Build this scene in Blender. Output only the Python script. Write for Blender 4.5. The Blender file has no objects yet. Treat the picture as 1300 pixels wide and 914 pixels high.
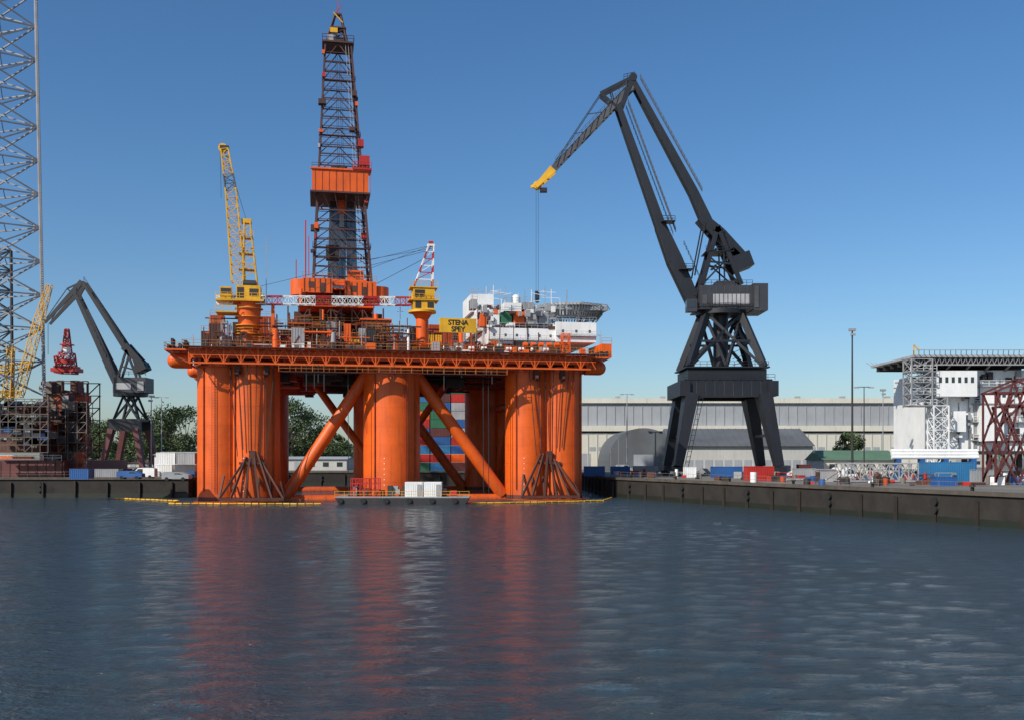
import bpy, math, random
import numpy as np
from mathutils import Vector, Matrix
random.seed(7)
scene=bpy.context.scene
F=1264.0; H=8.2; HZ=580.0
V=Vector
def at(px,py,Y): return V(((px-650)/F*Y, Y, H+(HZ-py)/F*Y))
GZ=4.0
# ---------------------------------------------------------------- materials
def new_mat(name):
    m=bpy.data.materials.new(name); m.use_nodes=True
    nt=m.node_tree; b=nt.nodes['Principled BSDF']
    return m,nt,b
def paint(name,col,rough=.5,metal=0.0,rust=.25,dark=.35,rustcol=(.10,.045,.02),scale=.25,bump=.15,grime=0.0):
    m,nt,b=new_mat(name); N=nt.nodes; L=nt.links
    tc=N.new('ShaderNodeTexCoord')
    n1=N.new('ShaderNodeTexNoise'); n1.inputs['Scale'].default_value=scale; n1.inputs['Detail'].default_value=8; n1.inputs['Roughness'].default_value=.65
    L.new(tc.outputs['Object'],n1.inputs['Vector'])
    r1=N.new('ShaderNodeValToRGB'); r1.color_ramp.elements[0].position=.3; r1.color_ramp.elements[1].position=.7
    d=1-dark
    r1.color_ramp.elements[0].color=(col[0]*d,col[1]*d,col[2]*d,1); r1.color_ramp.elements[1].color=(*[min(1,c*1.06) for c in col],1)
    L.new(n1.outputs['Fac'],r1.inputs['Fac'])
    mp=N.new('ShaderNodeMapping'); mp.inputs['Scale'].default_value=(1.6,1.6,.09)
    L.new(tc.outputs['Object'],mp.inputs['Vector'])
    n2=N.new('ShaderNodeTexNoise'); n2.inputs['Scale'].default_value=1.0; n2.inputs['Detail'].default_value=6; n2.inputs['Roughness'].default_value=.7
    L.new(mp.outputs['Vector'],n2.inputs['Vector'])
    r2=N.new('ShaderNodeValToRGB'); r2.color_ramp.elements[0].position=.52; r2.color_ramp.elements[1].position=.8
    r2.color_ramp.elements[0].color=(0,0,0,1); r2.color_ramp.elements[1].color=(rust,rust,rust,1)
    L.new(n2.outputs['Fac'],r2.inputs['Fac'])
    fac=r2.outputs['Color']
    if grime: # staining that builds up close to the waterline (world height)
        sx=N.new('ShaderNodeSeparateXYZ'); L.new(tc.outputs['Object'],sx.inputs[0])
        mr=N.new('ShaderNodeMapRange'); mr.inputs['From Min'].default_value=0; mr.inputs['From Max'].default_value=6; mr.inputs['To Min'].default_value=grime; mr.inputs['To Max'].default_value=0
        L.new(sx.outputs['Z'],mr.inputs['Value'])
        mm=N.new('ShaderNodeMath'); mm.operation='MULTIPLY'; L.new(mr.outputs['Result'],mm.inputs[0]); L.new(n2.outputs['Fac'],mm.inputs[1])
        ad=N.new('ShaderNodeMath'); ad.operation='ADD'; ad.use_clamp=True; L.new(mm.outputs[0],ad.inputs[0]); L.new(r2.outputs['Color'],ad.inputs[1]); fac=ad.outputs[0]
    mx=N.new('ShaderNodeMix'); mx.data_type='RGBA'
    L.new(fac,mx.inputs['Factor']); L.new(r1.outputs['Color'],mx.inputs['A']); mx.inputs['B'].default_value=(*rustcol,1)
    L.new(mx.outputs['Result'],b.inputs['Base Color'])
    b.inputs['Roughness'].default_value=rough; b.inputs['Metallic'].default_value=metal
    if bump:
        bp=N.new('ShaderNodeBump'); bp.inputs['Strength'].default_value=bump; bp.inputs['Distance'].default_value=.1
        L.new(n1.outputs['Fac'],bp.inputs['Height']); L.new(bp.outputs['Normal'],b.inputs['Normal'])
    return m
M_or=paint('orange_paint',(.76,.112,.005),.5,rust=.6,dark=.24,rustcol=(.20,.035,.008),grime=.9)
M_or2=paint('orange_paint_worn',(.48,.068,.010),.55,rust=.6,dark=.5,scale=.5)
M_rail=paint('handrail_paint',(.52,.19,.03),.6,rust=.6,dark=.4,scale=.5)
M_br=paint('brown_rusty_steel',(.10,.035,.022),.7,rust=.6,dark=.5,scale=.5)
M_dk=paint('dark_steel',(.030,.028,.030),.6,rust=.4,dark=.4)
M_der=paint('derrick_steel',(.080,.032,.028),.6,rust=.4,dark=.4)
M_navy=paint('dark_navy_paint',(.011,.013,.019),.5,rust=.45,dark=.35,rustcol=(.04,.03,.026))
M_navy3=paint('dark_grey_house_paint',(.040,.042,.050),.5,rust=.4,dark=.35,rustcol=(.03,.02,.018))
M_navy2=paint('worn_grey_crane_paint',(.085,.087,.095),.5,rust=.5,dark=.4)
M_wh=paint('white_paint',(.76,.77,.76),.5,rust=.3,dark=.14,rustcol=(.35,.25,.18))
M_gy=paint('grey_paint',(.30,.31,.32),.55,rust=.35,dark=.25)
M_lg=paint('light_grey_steel',(.38,.38,.39),.5,rust=.3,dark=.3)
M_leg=paint('jackup_leg_grey',(.27,.28,.30),.55,rust=.5,dark=.4)
M_ye=paint('yellow_paint',(.74,.40,.015),.5,rust=.5,dark=.3)
M_re=paint('red_paint',(.46,.022,.015),.5,rust=.35,dark=.3)
M_bl=paint('blue_paint',(.02,.10,.30),.5,rust=.3,dark=.25)
M_bl2=paint('bright_blue_paint',(.03,.17,.36),.5,rust=.3,dark=.2)
M_gn=paint('green_paint',(.03,.16,.08),.5,rust=.3,dark=.3)
M_grf=paint('green_roof',(.09,.17,.11),.7,rust=.3,dark=.2)
M_bk=paint('black_rubber',(.015,.015,.016),.8,rust=0,dark=.3)
M_sc=paint('scaffold_brown',(.19,.16,.13),.7,rust=.5,dark=.4)
M_mar=paint('maroon_steel',(.12,.028,.026),.6,rust=.5,dark=.4)
M_wood=paint('timber_piles',(.030,.023,.018),.85,rust=.4,dark=.5,scale=1)
M_wh1=paint('warehouse_cladding',(.44,.44,.41),.7,rust=.3,dark=.15,scale=.1)
M_wh2=paint('warehouse_beige',(.56,.54,.46),.7,rust=.3,dark=.12,scale=.1)
M_wh3=paint('warehouse_roof_grey',(.30,.32,.34),.7,rust=.25,dark=.2,scale=.1)
M_shed=paint('shed_dark_grey',(.11,.12,.13),.7,rust=.3,dark=.35,scale=.1)
m,nt,b=new_mat('window_glass'); b.inputs['Base Color'].default_value=(.03,.04,.05,1); b.inputs['Roughness'].default_value=.1; M_gl=m
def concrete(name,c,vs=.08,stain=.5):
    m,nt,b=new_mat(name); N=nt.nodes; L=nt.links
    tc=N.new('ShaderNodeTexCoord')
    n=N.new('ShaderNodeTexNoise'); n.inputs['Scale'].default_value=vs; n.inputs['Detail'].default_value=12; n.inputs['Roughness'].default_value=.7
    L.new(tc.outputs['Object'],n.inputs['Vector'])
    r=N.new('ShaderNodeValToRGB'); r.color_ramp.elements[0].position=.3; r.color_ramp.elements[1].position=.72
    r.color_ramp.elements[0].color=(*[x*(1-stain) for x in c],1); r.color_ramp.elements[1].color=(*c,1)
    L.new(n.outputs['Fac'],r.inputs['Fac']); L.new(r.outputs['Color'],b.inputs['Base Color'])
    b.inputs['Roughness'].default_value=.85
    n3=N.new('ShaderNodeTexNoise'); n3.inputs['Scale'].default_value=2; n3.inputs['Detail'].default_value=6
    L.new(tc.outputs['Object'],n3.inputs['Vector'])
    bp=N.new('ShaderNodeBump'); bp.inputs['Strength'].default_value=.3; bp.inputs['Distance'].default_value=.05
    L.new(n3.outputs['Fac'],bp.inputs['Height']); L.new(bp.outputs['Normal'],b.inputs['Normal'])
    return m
M_con=concrete('quay_concrete',(.20,.185,.16))
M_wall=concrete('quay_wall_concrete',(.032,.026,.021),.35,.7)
M_cope=concrete('coping_concrete',(.11,.09,.07),.5,.6)
def leafmat():
    m,nt,b=new_mat('foliage'); N=nt.nodes; L=nt.links
    tc=N.new('ShaderNodeTexCoord'); n=N.new('ShaderNodeTexNoise'); n.inputs['Scale'].default_value=.6; n.inputs['Detail'].default_value=5
    L.new(tc.outputs['Object'],n.inputs['Vector'])
    r=N.new('ShaderNodeValToRGB'); r.color_ramp.elements[0].position=.35; r.color_ramp.elements[1].position=.65
    r.color_ramp.elements[0].color=(.035,.06,.018,1); r.color_ramp.elements[1].color=(.095,.135,.04,1)
    L.new(n.outputs['Fac'],r.inputs['Fac']); L.new(r.outputs['Color'],b.inputs['Base Color']); b.inputs['Roughness'].default_value=.7
    return m
M_leaf=leafmat()
M_bark=paint('bark',(.08,.06,.045),.9,rust=0,dark=.4)
def watermat():
    m,nt,b=new_mat('harbour_water'); N=nt.nodes; L=nt.links
    b.inputs['Base Color'].default_value=(.030,.048,.060,1); b.inputs['Roughness'].default_value=.09; b.inputs['IOR'].default_value=1.33
    tc=N.new('ShaderNodeTexCoord')
    def nz(sc,scale,det,rot=0):
        mp=N.new('ShaderNodeMapping'); mp.inputs['Scale'].default_value=(sc[0],sc[1],1); mp.inputs['Rotation'].default_value=(0,0,rot)
        L.new(tc.outputs['Object'],mp.inputs['Vector'])
        n=N.new('ShaderNodeTexNoise'); n.inputs['Scale'].default_value=scale; n.inputs['Detail'].default_value=det; n.inputs['Roughness'].default_value=.62
        L.new(mp.outputs['Vector'],n.inputs['Vector']); return n
    a=nz((.55,1.2),1.7,4,.15); c=nz((.8,1.5),5.0,3,-.2); d=nz((.5,1),.04,3)
    m1=N.new('ShaderNodeMath'); m1.operation='MULTIPLY_ADD'; L.new(c.outputs['Fac'],m1.inputs[0]); m1.inputs[1].default_value=.35; L.new(a.outputs['Fac'],m1.inputs[2])
    r=N.new('ShaderNodeMapRange'); r.inputs['From Min'].default_value=.35; r.inputs['From Max'].default_value=.65; r.inputs['To Min'].default_value=.65; r.inputs['To Max'].default_value=1.15
    L.new(d.outputs['Fac'],r.inputs['Value'])
    m2=N.new('ShaderNodeMath'); m2.operation='MULTIPLY'; L.new(m1.outputs[0],m2.inputs[0]); L.new(r.outputs['Result'],m2.inputs[1])
    bp=N.new('ShaderNodeBump'); bp.inputs['Strength'].default_value=1; bp.inputs['Distance'].default_value=.40
    L.new(m2.outputs[0],bp.inputs['Height']); L.new(bp.outputs['Normal'],b.inputs['Normal'])
    return m
M_water=watermat()
# ---------------------------------------------------------------- builder
class Part:
    def __init__(s,o,name,mat): s.o=o; s.name=name; s.mat=mat; s.v=[]; s.f=[]; s.sm=[]
    def add(s,vs,fs,smooth=False):
        n=len(s.v); M=s.o.M
        for p in vs:
            s.v.append(tuple(M@V(p)))
        for f in fs: s.f.append([i+n for i in f]); s.sm.append(smooth)
        return s
    def box(s,c,d,rz=0,top=1.0):
        x,y,z=[k/2 for k in d]; R=Matrix.Rotation(rz,3,'Z'); c=V(c)
        vs=[]
        for zz,t in ((-z,1),(z,top)):
            for xx,yy in ((-x,-y),(x,-y),(x,y),(-x,y)): vs.append(c+R@V((xx*t,yy*t,zz)))
        s.add(vs,[(3,2,1,0),(4,5,6,7),(0,1,5,4),(1,2,6,5),(2,3,7,6),(3,0,4,7)])
    def b2(s,a,b): # box by corners
        a=V(a);b=V(b); s.box((a+b)/2,[abs(k) for k in (b-a)])
    def beam(s,p,q,w,h=None,w2=None,h2=None):
        p=V(p);q=V(q); d=q-p
        if d.length<1e-4: return
        d.normalize(); h=h or w; w2=w2 or w; h2=h2 or (h if w2==w else h*w2/w)
        up=V((0,0,1)) if abs(d.z)<.97 else V((0,1,0))
        sd=d.cross(up).normalized(); u2=sd.cross(d).normalized()
        vs=[]
        for c,ww,hh in ((p,w,h),(q,w2,h2)):
            for a,b in ((-1,-1),(1,-1),(1,1),(-1,1)): vs.append(c+sd*a*ww/2+u2*b*hh/2)
        s.add(vs,[(0,1,2,3),(7,6,5,4),(4,5,1,0),(5,6,2,1),(6,7,3,2),(7,4,0,3)])
    def cyl(s,p,q,r,r2=None,n=10,caps=True):
        p=V(p);q=V(q);d=(q-p).normalized(); r2=r if r2 is None else r2
        up=V((0,0,1)) if abs(d.z)<.97 else V((0,1,0))
        a=d.cross(up).normalized(); b=a.cross(d).normalized()
        vs=[]
        for c,rr in ((p,r),(q,r2)):
            for i in range(n):
                t=2*math.pi*i/n; vs.append(c+a*math.cos(t)*rr+b*math.sin(t)*rr)
        s.add(vs,[((i+1)%n,i,n+i,n+(i+1)%n) for i in range(n)],True)
        if caps:
            s.add(vs,[tuple(range(n)),tuple(reversed(range(n,2*n)))])
    def dome(s,c,d,r,n=16,flat=1.0):
        d=V(d).normalized(); c=V(c); prev=r;pc=c
        for k in range(1,6):
            t=k/5*math.pi/2; rr=max(.01,r*math.cos(t)); cc=c+d*r*flat*math.sin(t)
            s.cyl(pc,cc,prev,rr,n,False); prev=rr;pc=cc
    def plate(s,pts,vec):
        pts=[V(p) for p in pts]; vec=V(vec); n=len(pts)
        s.add(pts+[p+vec for p in pts],[tuple(reversed(range(n))),tuple(range(n,2*n))]+[(i,(i+1)%n,n+(i+1)%n,n+i) for i in range(n)])
    def lattice(s,p,q,w0,w1,bays,c,b,x=False,up=None):
        p=V(p);q=V(q);d=(q-p).normalized()
        u=up and V(up) or (V((0,0,1)) if abs(d.z)<.97 else V((0,1,0)))
        sd=d.cross(u).normalized(); u2=sd.cross(d).normalized()
        def cor(t):
            o=p.lerp(q,t); w=(w0*(1-t)+w1*t)/2
            return [o+sd*a*w+u2*e*w for a,e in ((-1,-1),(1,-1),(1,1),(-1,1))]
        for i in range(bays):
            A=cor(i/bays);B=cor((i+1)/bays)
            for k in range(4):
                s.beam(A[k],B[k],c); k2=(k+1)%4
                s.beam(B[k],B[k2],b)
                if i==0: s.beam(A[k],A[k2],b)
                if x or i%2==0: s.beam(A[k],B[k2],b)
                if x or i%2==1: s.beam(A[k2],B[k],b)
    def rail(s,pts,h=1.1,w=.07,sp=2.0,closed=False):
        pts=[V(p) for p in pts]
        if closed: pts.append(pts[0])
        for a,c in zip(pts,pts[1:]):
            L=(c-a).length; n=max(1,int(L/sp))
            for i in range(n+1):
                o=a.lerp(c,i/n); s.beam(o,o+V((0,0,h)),w)
            for k in (.5,1): s.beam(a+V((0,0,h*k)),c+V((0,0,h*k)),w)
class Obj:
    def __init__(s,name,base=(0,0,0),M=None):
        s.M=M or Matrix.Identity(4); s.base=V(base); s.parts=[]
        s.e=bpy.data.objects.new(name,None); s.e.empty_display_size=1; s.e.location=s.base
        scene.collection.objects.link(s.e)
    def part(s,name,mat):
        for p in s.parts:
            if p.name==name and p.mat==mat: return p
        p=Part(s,name,mat); s.parts.append(p); return p
    def done(s):
        for p in s.parts:
            if not p.v: continue
            me=bpy.data.meshes.new(p.name); me.from_pydata(p.v,[],p.f); me.update()
            me.polygons.foreach_set('use_smooth',p.sm); me.materials.append(p.mat)
            # keep mesh coordinates in metres from the site origin so textures are continuous
            o=bpy.data.objects.new(p.name,me); o.parent=s.e; o.location=-s.base; scene.collection.objects.link(o)
        return s
def single(name,vs,fs,mat):
    me=bpy.data.meshes.new(name); me.from_pydata([tuple(v) for v in vs],[],fs); me.update(); me.materials.append(mat)
    o=bpy.data.objects.new(name,me); scene.collection.objects.link(o); return o
rnd=random.uniform
# ---------------------------------------------------------------- water + ground
def make_water():
    xs=np.concatenate([[-2500,-1200,-600,-300,-200],np.arange(-160,111,.4),[150,250,500,1200,2500]])
    ys=np.concatenate([[-300,-100,0],np.arange(18,206.1,.4),[230,260,300]])
    X,Y=np.meshgrid(xs,ys); rs=np.random.RandomState(3); Z=np.zeros_like(X)
    for i in range(44):
        lam=1.3*(3.6/1.3)**rs.rand(); th=math.radians(90+rs.normal()*42); k=2*math.pi/lam
        Z+=(.0115*lam/(2*math.pi))*np.sin(k*(X*math.cos(th)+Y*math.sin(th))+rs.rand()*6.28)
    gust=.8+.25*np.sin(X*.045+1.3*np.sin(Y*.03))*np.sin(Y*.06+X*.012)
    m=((X>-158)&(X<109)&(Y>19)&(Y<205)).astype(float)
    Z*=m*gust
    co=np.stack([X,Y,Z],-1).reshape(-1,3); ny,nx=X.shape
    idx=np.arange(nx*ny).reshape(ny,nx)
    q_=np.stack([idx[:-1,:-1],idx[:-1,1:],idx[1:,1:],idx[1:,:-1]],-1).reshape(-1,4)
    me=bpy.data.meshes.new('water'); me.vertices.add(len(co)); me.vertices.foreach_set('co',co.ravel())
    me.loops.add(q_.size); me.loops.foreach_set('vertex_index',q_.ravel().astype(np.int32))
    me.polygons.add(len(q_)); me.polygons.foreach_set('loop_start',np.arange(0,q_.size,4,dtype=np.int32)); me.polygons.foreach_set('loop_total',np.full(len(q_),4,dtype=np.int32))
    me.polygons.foreach_set('use_smooth',np.ones(len(q_),dtype=bool)); me.update(calc_edges=True); me.validate(); me.materials.append(M_water)
    o=bpy.data.objects.new('water',me); scene.collection.objects.link(o)
make_water()
def qx(Y): return 19.7+(207-Y)*.406
edge=[(qx(-250),-250),(qx(207),207),(17,290),(-66,290),(-66,203),(-330,206),(-2500,206)]
poly=edge+[(-2500,6000),(2500,6000),(2500,-250)]
single('ground',[(x,y,GZ) for x,y in poly],[tuple(range(len(poly)))],M_con)
q=Obj('quay_wall',(qx(150),150,0))
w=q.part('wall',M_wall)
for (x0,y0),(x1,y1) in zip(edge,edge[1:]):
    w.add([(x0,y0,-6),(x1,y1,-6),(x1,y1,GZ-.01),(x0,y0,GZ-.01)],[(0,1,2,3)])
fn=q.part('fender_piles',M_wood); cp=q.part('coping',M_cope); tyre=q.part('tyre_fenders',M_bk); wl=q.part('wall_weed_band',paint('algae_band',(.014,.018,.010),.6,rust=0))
def along(a,b,step):
    a=V((*a,0));b=V((*b,0));n=max(1,int((b-a).length/step))
    for i in range(n): yield a.lerp(b,(i+.5)/n),(b-a).normalized()
for a,b in ((edge[0],edge[1]),(edge[1],edge[2]),(edge[2],edge[3]),(edge[3],edge[4]),(edge[4],edge[5])):
    da=(V((*b,0))-V((*a,0))).normalized(); nrm=V((-da.y,da.x,0))
    st=V((*a,0))+nrm*-.2; en=V((*b,0))+nrm*-.2
    cp.beam(st+V((0,0,GZ-.12)),en+V((0,0,GZ-.12)),1.0,.5)
    wl.beam(V((*a,0))+V((0,0,.2)),V((*b,0))+V((0,0,.2)),.1,1.3)
    for p,d in along(a,b,6.5):
        fn.beam(p+nrm*.3+V((0,0,-2)),p+nrm*.3+V((0,0,GZ-.6-rnd(0,.4))),.36)
    for i,(p,d) in enumerate(along(a,b,19)):
        for z_ in (1.6,2.6): tyre.cyl(p+nrm*.1+V((0,0,z_)),p+nrm*.45+V((0,0,z_)),.5,n=14)
bo=q.part('bollards',M_bk)
for p,d in along(edge[0],edge[1],17):
    n=V((d.y,-d.x,0))*1.0
    p=p+n; bo.cyl(p+V((0,0,GZ)),p+V((0,0,GZ+.6)),.22,n=10); bo.cyl(p+V((0,0,GZ+.6)),p+V((0,0,GZ+.8)),.38,n=10)
q.done()
# ---------------------------------------------------------------- RIG
ang=math.radians(11); O=V((-51.5,186,0)); cs,sn=math.cos(ang),math.sin(ang)
MR=Matrix.Translation(O)@Matrix.Rotation(ang,4,'Z')
def rl(px,py,v):
    a=(px-650)/F; T=(v-O.x*sn+O.y*cs)/(cs-a*sn)
    return V(((a*T-O.x)*cs+(T-O.y)*sn, v, H+(HZ-py)/F*T))
R=Obj('semi_submersible_drilling_rig',O,MR)
col=R.part('columns',M_or); br=R.part('braces',M_or); pon=R.part('pontoons',M_or2); boot=R.part('waterline_stain',M_br)
CZ=25.4
cols=[]
for v0 in (0,55):
    cols+=[(-2.7,v0,4.3),(3.2,v0-.6,4.8),(55.4,v0-.2,4.3),(62,v0-.4,4.4),(28.9,v0,5.4)]
for (u,v,r) in cols:
    col.cyl((u,v,-6),(u,v,CZ),r,n=64)
    for z in (3.5,7,10.5,14,17.5,21):
        col.cyl((u,v,z),(u,v,z+.08),r+.025,n=64)
    boot.cyl((u,v,-1),(u,v,.9),r+.03,n=64)
    col.cyl((u,v,CZ-.8),(u,v,CZ+.2),r+.35,n=64)
for u0 in (.4,58.8):
    pon.box((u0,29,-2.6),(15,68,5.5)); 
    for v in (-2,62): pon.cyl((u0,v,-5),(u0,v,.14),7.9,n=40)
for v0 in (0,55):
    br.cyl((8,v0,.1),(51,v0,.1),.95,n=20)
    br.cyl((24.3,v0,24.2),(9.0,v0,.8),1.2,n=24)
    br.cyl((33.4,v0,24.2),(50.6,v0,.8),1.2,n=24)
for u in (.2,58.8,28.9):
    br.cyl((u,6,20),(u,49,20),.9,n=16)
for u in (0,58.8):
    br.cyl((u,4,2),(u,27,24),.9,n=16); br.cyl((u,51,2),(u,28,24),.9,n=16)
br.cyl((28.9,4,2),(14,27,24.5),.8,n=16); br.cyl((28.9,50,2),(43,27,24.5),.8,n=16)
an=R.part('anchor_bolsters',M_br); ch=R.part('mooring_chains',M_dk)
for (cu,vv,rr) in ((3.2,-5.5,5),(58.8,-4.9,5)):
    top=V((cu,vv,8.6)); foot=[]
    for k in (-6.2,-4,-1.4,1.4,4,6.2):
        f=V((cu+k*.92,vv-1.6,.6)); foot.append(f); an.beam(top+V((k*.25,0,rnd(-1.4,.6))),f,.36)
        an.beam(V((cu+k*.8,vv+.6,rnd(3,5))),f,.3)
    for a,b in zip(foot,foot[1:]): an.beam(a,b,.55)
    an.beam(top+V((-2.3,0,-1.5)),top+V((2.3,0,-1.5)),.45)
    an.box(top+V((0,.1,-.3)),(1.1,.6,2.2))
    for k in (-4.2,-2.6,-.9,.9,2.6,4.2):
        ch.beam((cu+k*.95,vv-.25,25.3),(cu+k*.6,vv-.2,9+rnd(-1,1)),.13)
    for k in (-2.6,2.6):
        an.box((cu+k,vv+.1,24.2),(1.1,1.0,1.8)); an.cyl((cu+k-.3,vv-.6,23.4),(cu+k+.3,vv-.6,23.4),.6,n=14)
for u in (45.6,46.6,20.4):
    ch.beam((u,-6.6,25),(u+.1,-6.6,1.5),.11)
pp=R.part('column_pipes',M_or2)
for (u,v,r) in cols[:5]:
    for a in (-2.25,-1.15,-.7):
        x=u+math.cos(a)*(r+.2); y=v+math.sin(a)*(r+.2); pp.cyl((x,y,2),(x,y,25),.12,n=6)
lad=R.part('column_ladders',M_or2)
for (u,v) in ((30.9,-5.3),(-3.7,-4.4),(63.5,-4.9)):
    for s in (-.25,.25): lad.beam((u+s,v-.2,2),(u+s,v-.2,26),.07)
    for k in range(48): lad.beam((u-.25,v-.2,2+k*.5),(u+.25,v-.2,2+k*.5),.05)
wm=R.part('draught_marks',M_wh)
for (u,v,r) in (cols[1],cols[4],cols[2]):
    for k in range(7):
        a=-1.9; x=u+math.cos(a)*(r+.03); y=v+math.sin(a)*(r+.03)
        wm.box((x,y,2+k*1.0),(.16,.07,.16),rz=a+math.pi/2)
# deck
dk=R.part('main_deck',M_or); gd=R.part('deck_girders',M_or2); rl_=R.part('handrails',M_rail); tr=R.part('deck_edge_truss',M_or)
U0,U1,V0,V1=-7.6,66.4,-6,61
dk.b2((U0,V0,26.0),(U1,V1,27.7))
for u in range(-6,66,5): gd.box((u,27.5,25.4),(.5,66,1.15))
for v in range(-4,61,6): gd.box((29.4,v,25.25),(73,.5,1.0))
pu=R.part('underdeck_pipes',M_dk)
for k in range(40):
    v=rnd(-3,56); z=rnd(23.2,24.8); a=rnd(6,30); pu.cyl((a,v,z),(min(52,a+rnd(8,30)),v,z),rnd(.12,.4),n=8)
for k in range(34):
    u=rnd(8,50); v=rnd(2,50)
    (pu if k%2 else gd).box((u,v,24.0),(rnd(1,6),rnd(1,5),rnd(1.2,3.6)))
for zz,w_ in ((25.0,.3),(27.75,.35)): tr.beam((U0,V0-1.6,zz),(U1,V0-1.6,zz),w_)
u=U0
while u<U1-.1:
    tr.beam((u,V0-1.6,25),(u,V0-1.6,27.7),.2); tr.beam((u,V0-1.6,25),(u+1.5,V0-1.6,27.7),.14); tr.beam((u,V0-1.6,26.4),(u+3,V0-1.6,26.4),.12)
    tr.beam((u+1.5,V0-1.6,27.7),(u+3,V0-1.6,25),.14); tr.beam((u,V0-1.6,25.0),(u,V0,25.9),.18); u+=3
grate=R.part('walkways',M_br)
grate.b2((U0-1,V0-2.6,27.72),(U1+1,V0,27.86)); grate.b2((8,-8.2,23.6),(50,-6.6,23.72))
for u in range(8,51,3): gd.beam((u,-7.4,23.6),(u,-7.4,25.9),.14)
rl_.rail([(8,-8.2,23.7),(50,-8.2,23.7)],1.1,.06)
for k in range(22):
    u=rnd(U0+1,U1-2); v=V0-2.2
    R.part(*random.choice((('edge_gear_orange',M_or),('edge_gear_brown',M_br),('edge_gear_white',M_wh),('edge_gear_dark',M_dk)))).b2((u,v,27.87),(u+rnd(.4,1.8),v+1.6,27.9+rnd(.5,1.6)))
for k in range(10): # hanging hoses and brackets below the edge
    u=rnd(10,50); pu.cyl((u,-7.9,25),(u,-7.9,25-rnd(1,5)),.1,n=6)
rl_.rail([(U0-1,V0-2.6,27.86),(U1+1,V0-2.6,27.86)],1.1,.06); rl_.rail([(U0-1,V0-2.6,27.86),(U0-1,V1,27.86)],1.1,.06); rl_.rail([(U1+1,V0-2.6,27.86),(U1+1,V1,27.86)],1.1,.06)
sp=R.part('end_sponsons',M_or)
for u0,dr in ((U0,-1),(U1,1)):
    for v in (-3,):
        sp.cyl((u0,v,25.7),(u0+dr*2.9,v,25.7),1.4,n=24); sp.dome((u0+dr*2.9,v,25.7),(dr,0,0),1.4,24)
    sp.b2((u0,V0,27.3),(u0+dr*4.4,10,27.6)); rl_.rail([(u0,V0,27.6),(u0+dr*4.4,V0,27.6),(u0+dr*4.4,10,27.6)])
    for v in (-5,2,9): gd.beam((u0,v,25),(u0+dr*4.2,v,27.3),.2)
    for k in range(6): R.part('edge_gear_dark',M_dk).b2((u0+dr*(.6+k*.6),V0+rnd(0,3),27.6),(u0+dr*(1.0+k*.6),V0+4,27.6+rnd(.4,2)))
    for v in (20,30,40): sp.cyl((u0,v,25.7),(u0+dr*2.4,v,25.7),1.3,n=16); sp.dome((u0+dr*2.4,v,25.7),(dr,0,0),1.3,16)
mats=[('modules_orange',M_or),('modules_worn',M_or2),('modules_brown',M_br),('modules_grey',M_gy),('modules_white',M_wh),('modules_dark',M_dk),('modules_yellow',M_ye)]
def clutter(u0,u1,v0,v1,z,n,smin,smax,hmin,hmax,wts,top=True):
    for i in range(n):
        nm,mt=random.choices(mats,wts)[0]; P=R.part(nm,mt)
        u=rnd(u0,u1);v=rnd(v0,v1);h=rnd(hmin,hmax);a=rnd(smin,smax);b=rnd(smin,smax)
        k=random.random()
        if k<.42:
            P.b2((u,v,z),(u+a,v+b,z+h))
            if top and random.random()<.6: rl_.rail([(u,v,z+h),(u+a,v,z+h)],1.0,.06,1.2)
            nn=int(a/.5)
            for j in range(nn): P.b2((u+j*.5+.1,v-.06,z+.1),(u+j*.5+.2,v-.003,z+h-.1))
        elif k<.6: P.cyl((u,v,z),(u,v,z+h),a*.3,n=14); P.cyl((u,v,z+h*.5),(u,v,z+h*.5+.2),a*.33,n=14)
        elif k<.75: P.cyl((u,v,z+a*.3),(u+a*1.4,v,z+a*.3),a*.3,n=14)
        else:
            for (x,y) in ((u,v),(u+a,v),(u,v+b),(u+a,v+b)): P.beam((x,y,z),(x,y,z+h),.18)
            P.beam((u,v,z+h),(u+a,v,z+h),.2);P.beam((u,v,z),(u+a,v,z+h),.14);P.beam((u+a,v,z),(u,v,z+h),.14); P.beam((u,v,z+h*.5),(u+a,v,z+h*.5),.14);P.b2((u,v,z+h),(u+a,v+b,z+h+.12))
clutter(-7,34,-4,8,27.7,110,.7,2.6,1.0,5.6,(4,4,6,2,1,3,1.0))
clutter(-7,46,8,50,27.7,80,1.5,5,3,8.5,(4,4,5,2,1,3,.8))
clutter(36,60,-4,2,27.7,60,.6,2.2,.6,3.0,(4,4,4,2,3,2,1.0))
pipes=R.part('deck_pipes',M_lg); pb=R.part('deck_pipes_dark',M_br); wt=R.part('white_tanks',M_wh)
for k in range(130):
    u=rnd(-7,58);v=rnd(-4,10);h=rnd(1.5,7.5); random.choice((pipes,pb,pb,pb)).beam((u,v,27.7),(u+rnd(-.3,.3),v,27.7+h),rnd(.08,.2))
for k in range(50):
    u=rnd(-7,36);v=rnd(-4,8);z=rnd(28.3,34); random.choice((pipes,pb,tr,pb)).cyl((u,v,z),(u+rnd(3,9),v,z),rnd(.07,.2),n=6)
for k in range(22):
    u=rnd(-7,32); v=rnd(-4,4); z=rnd(29,33); L_=rnd(2,5); grate.b2((u,v,z),(u+L_,v+1.2,z+.12)); rl_.rail([(u,v,z+.12),(u+L_,v,z+.12)],1.0,.05,1.0); pb.beam((u,v,27.7),(u,v,z),.16); pb.beam((u+L_,v,27.7),(u+L_,v,z),.16); pb.beam((u+L_,v,27.7),(u+L_+1.8,v,z),.14)
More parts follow.
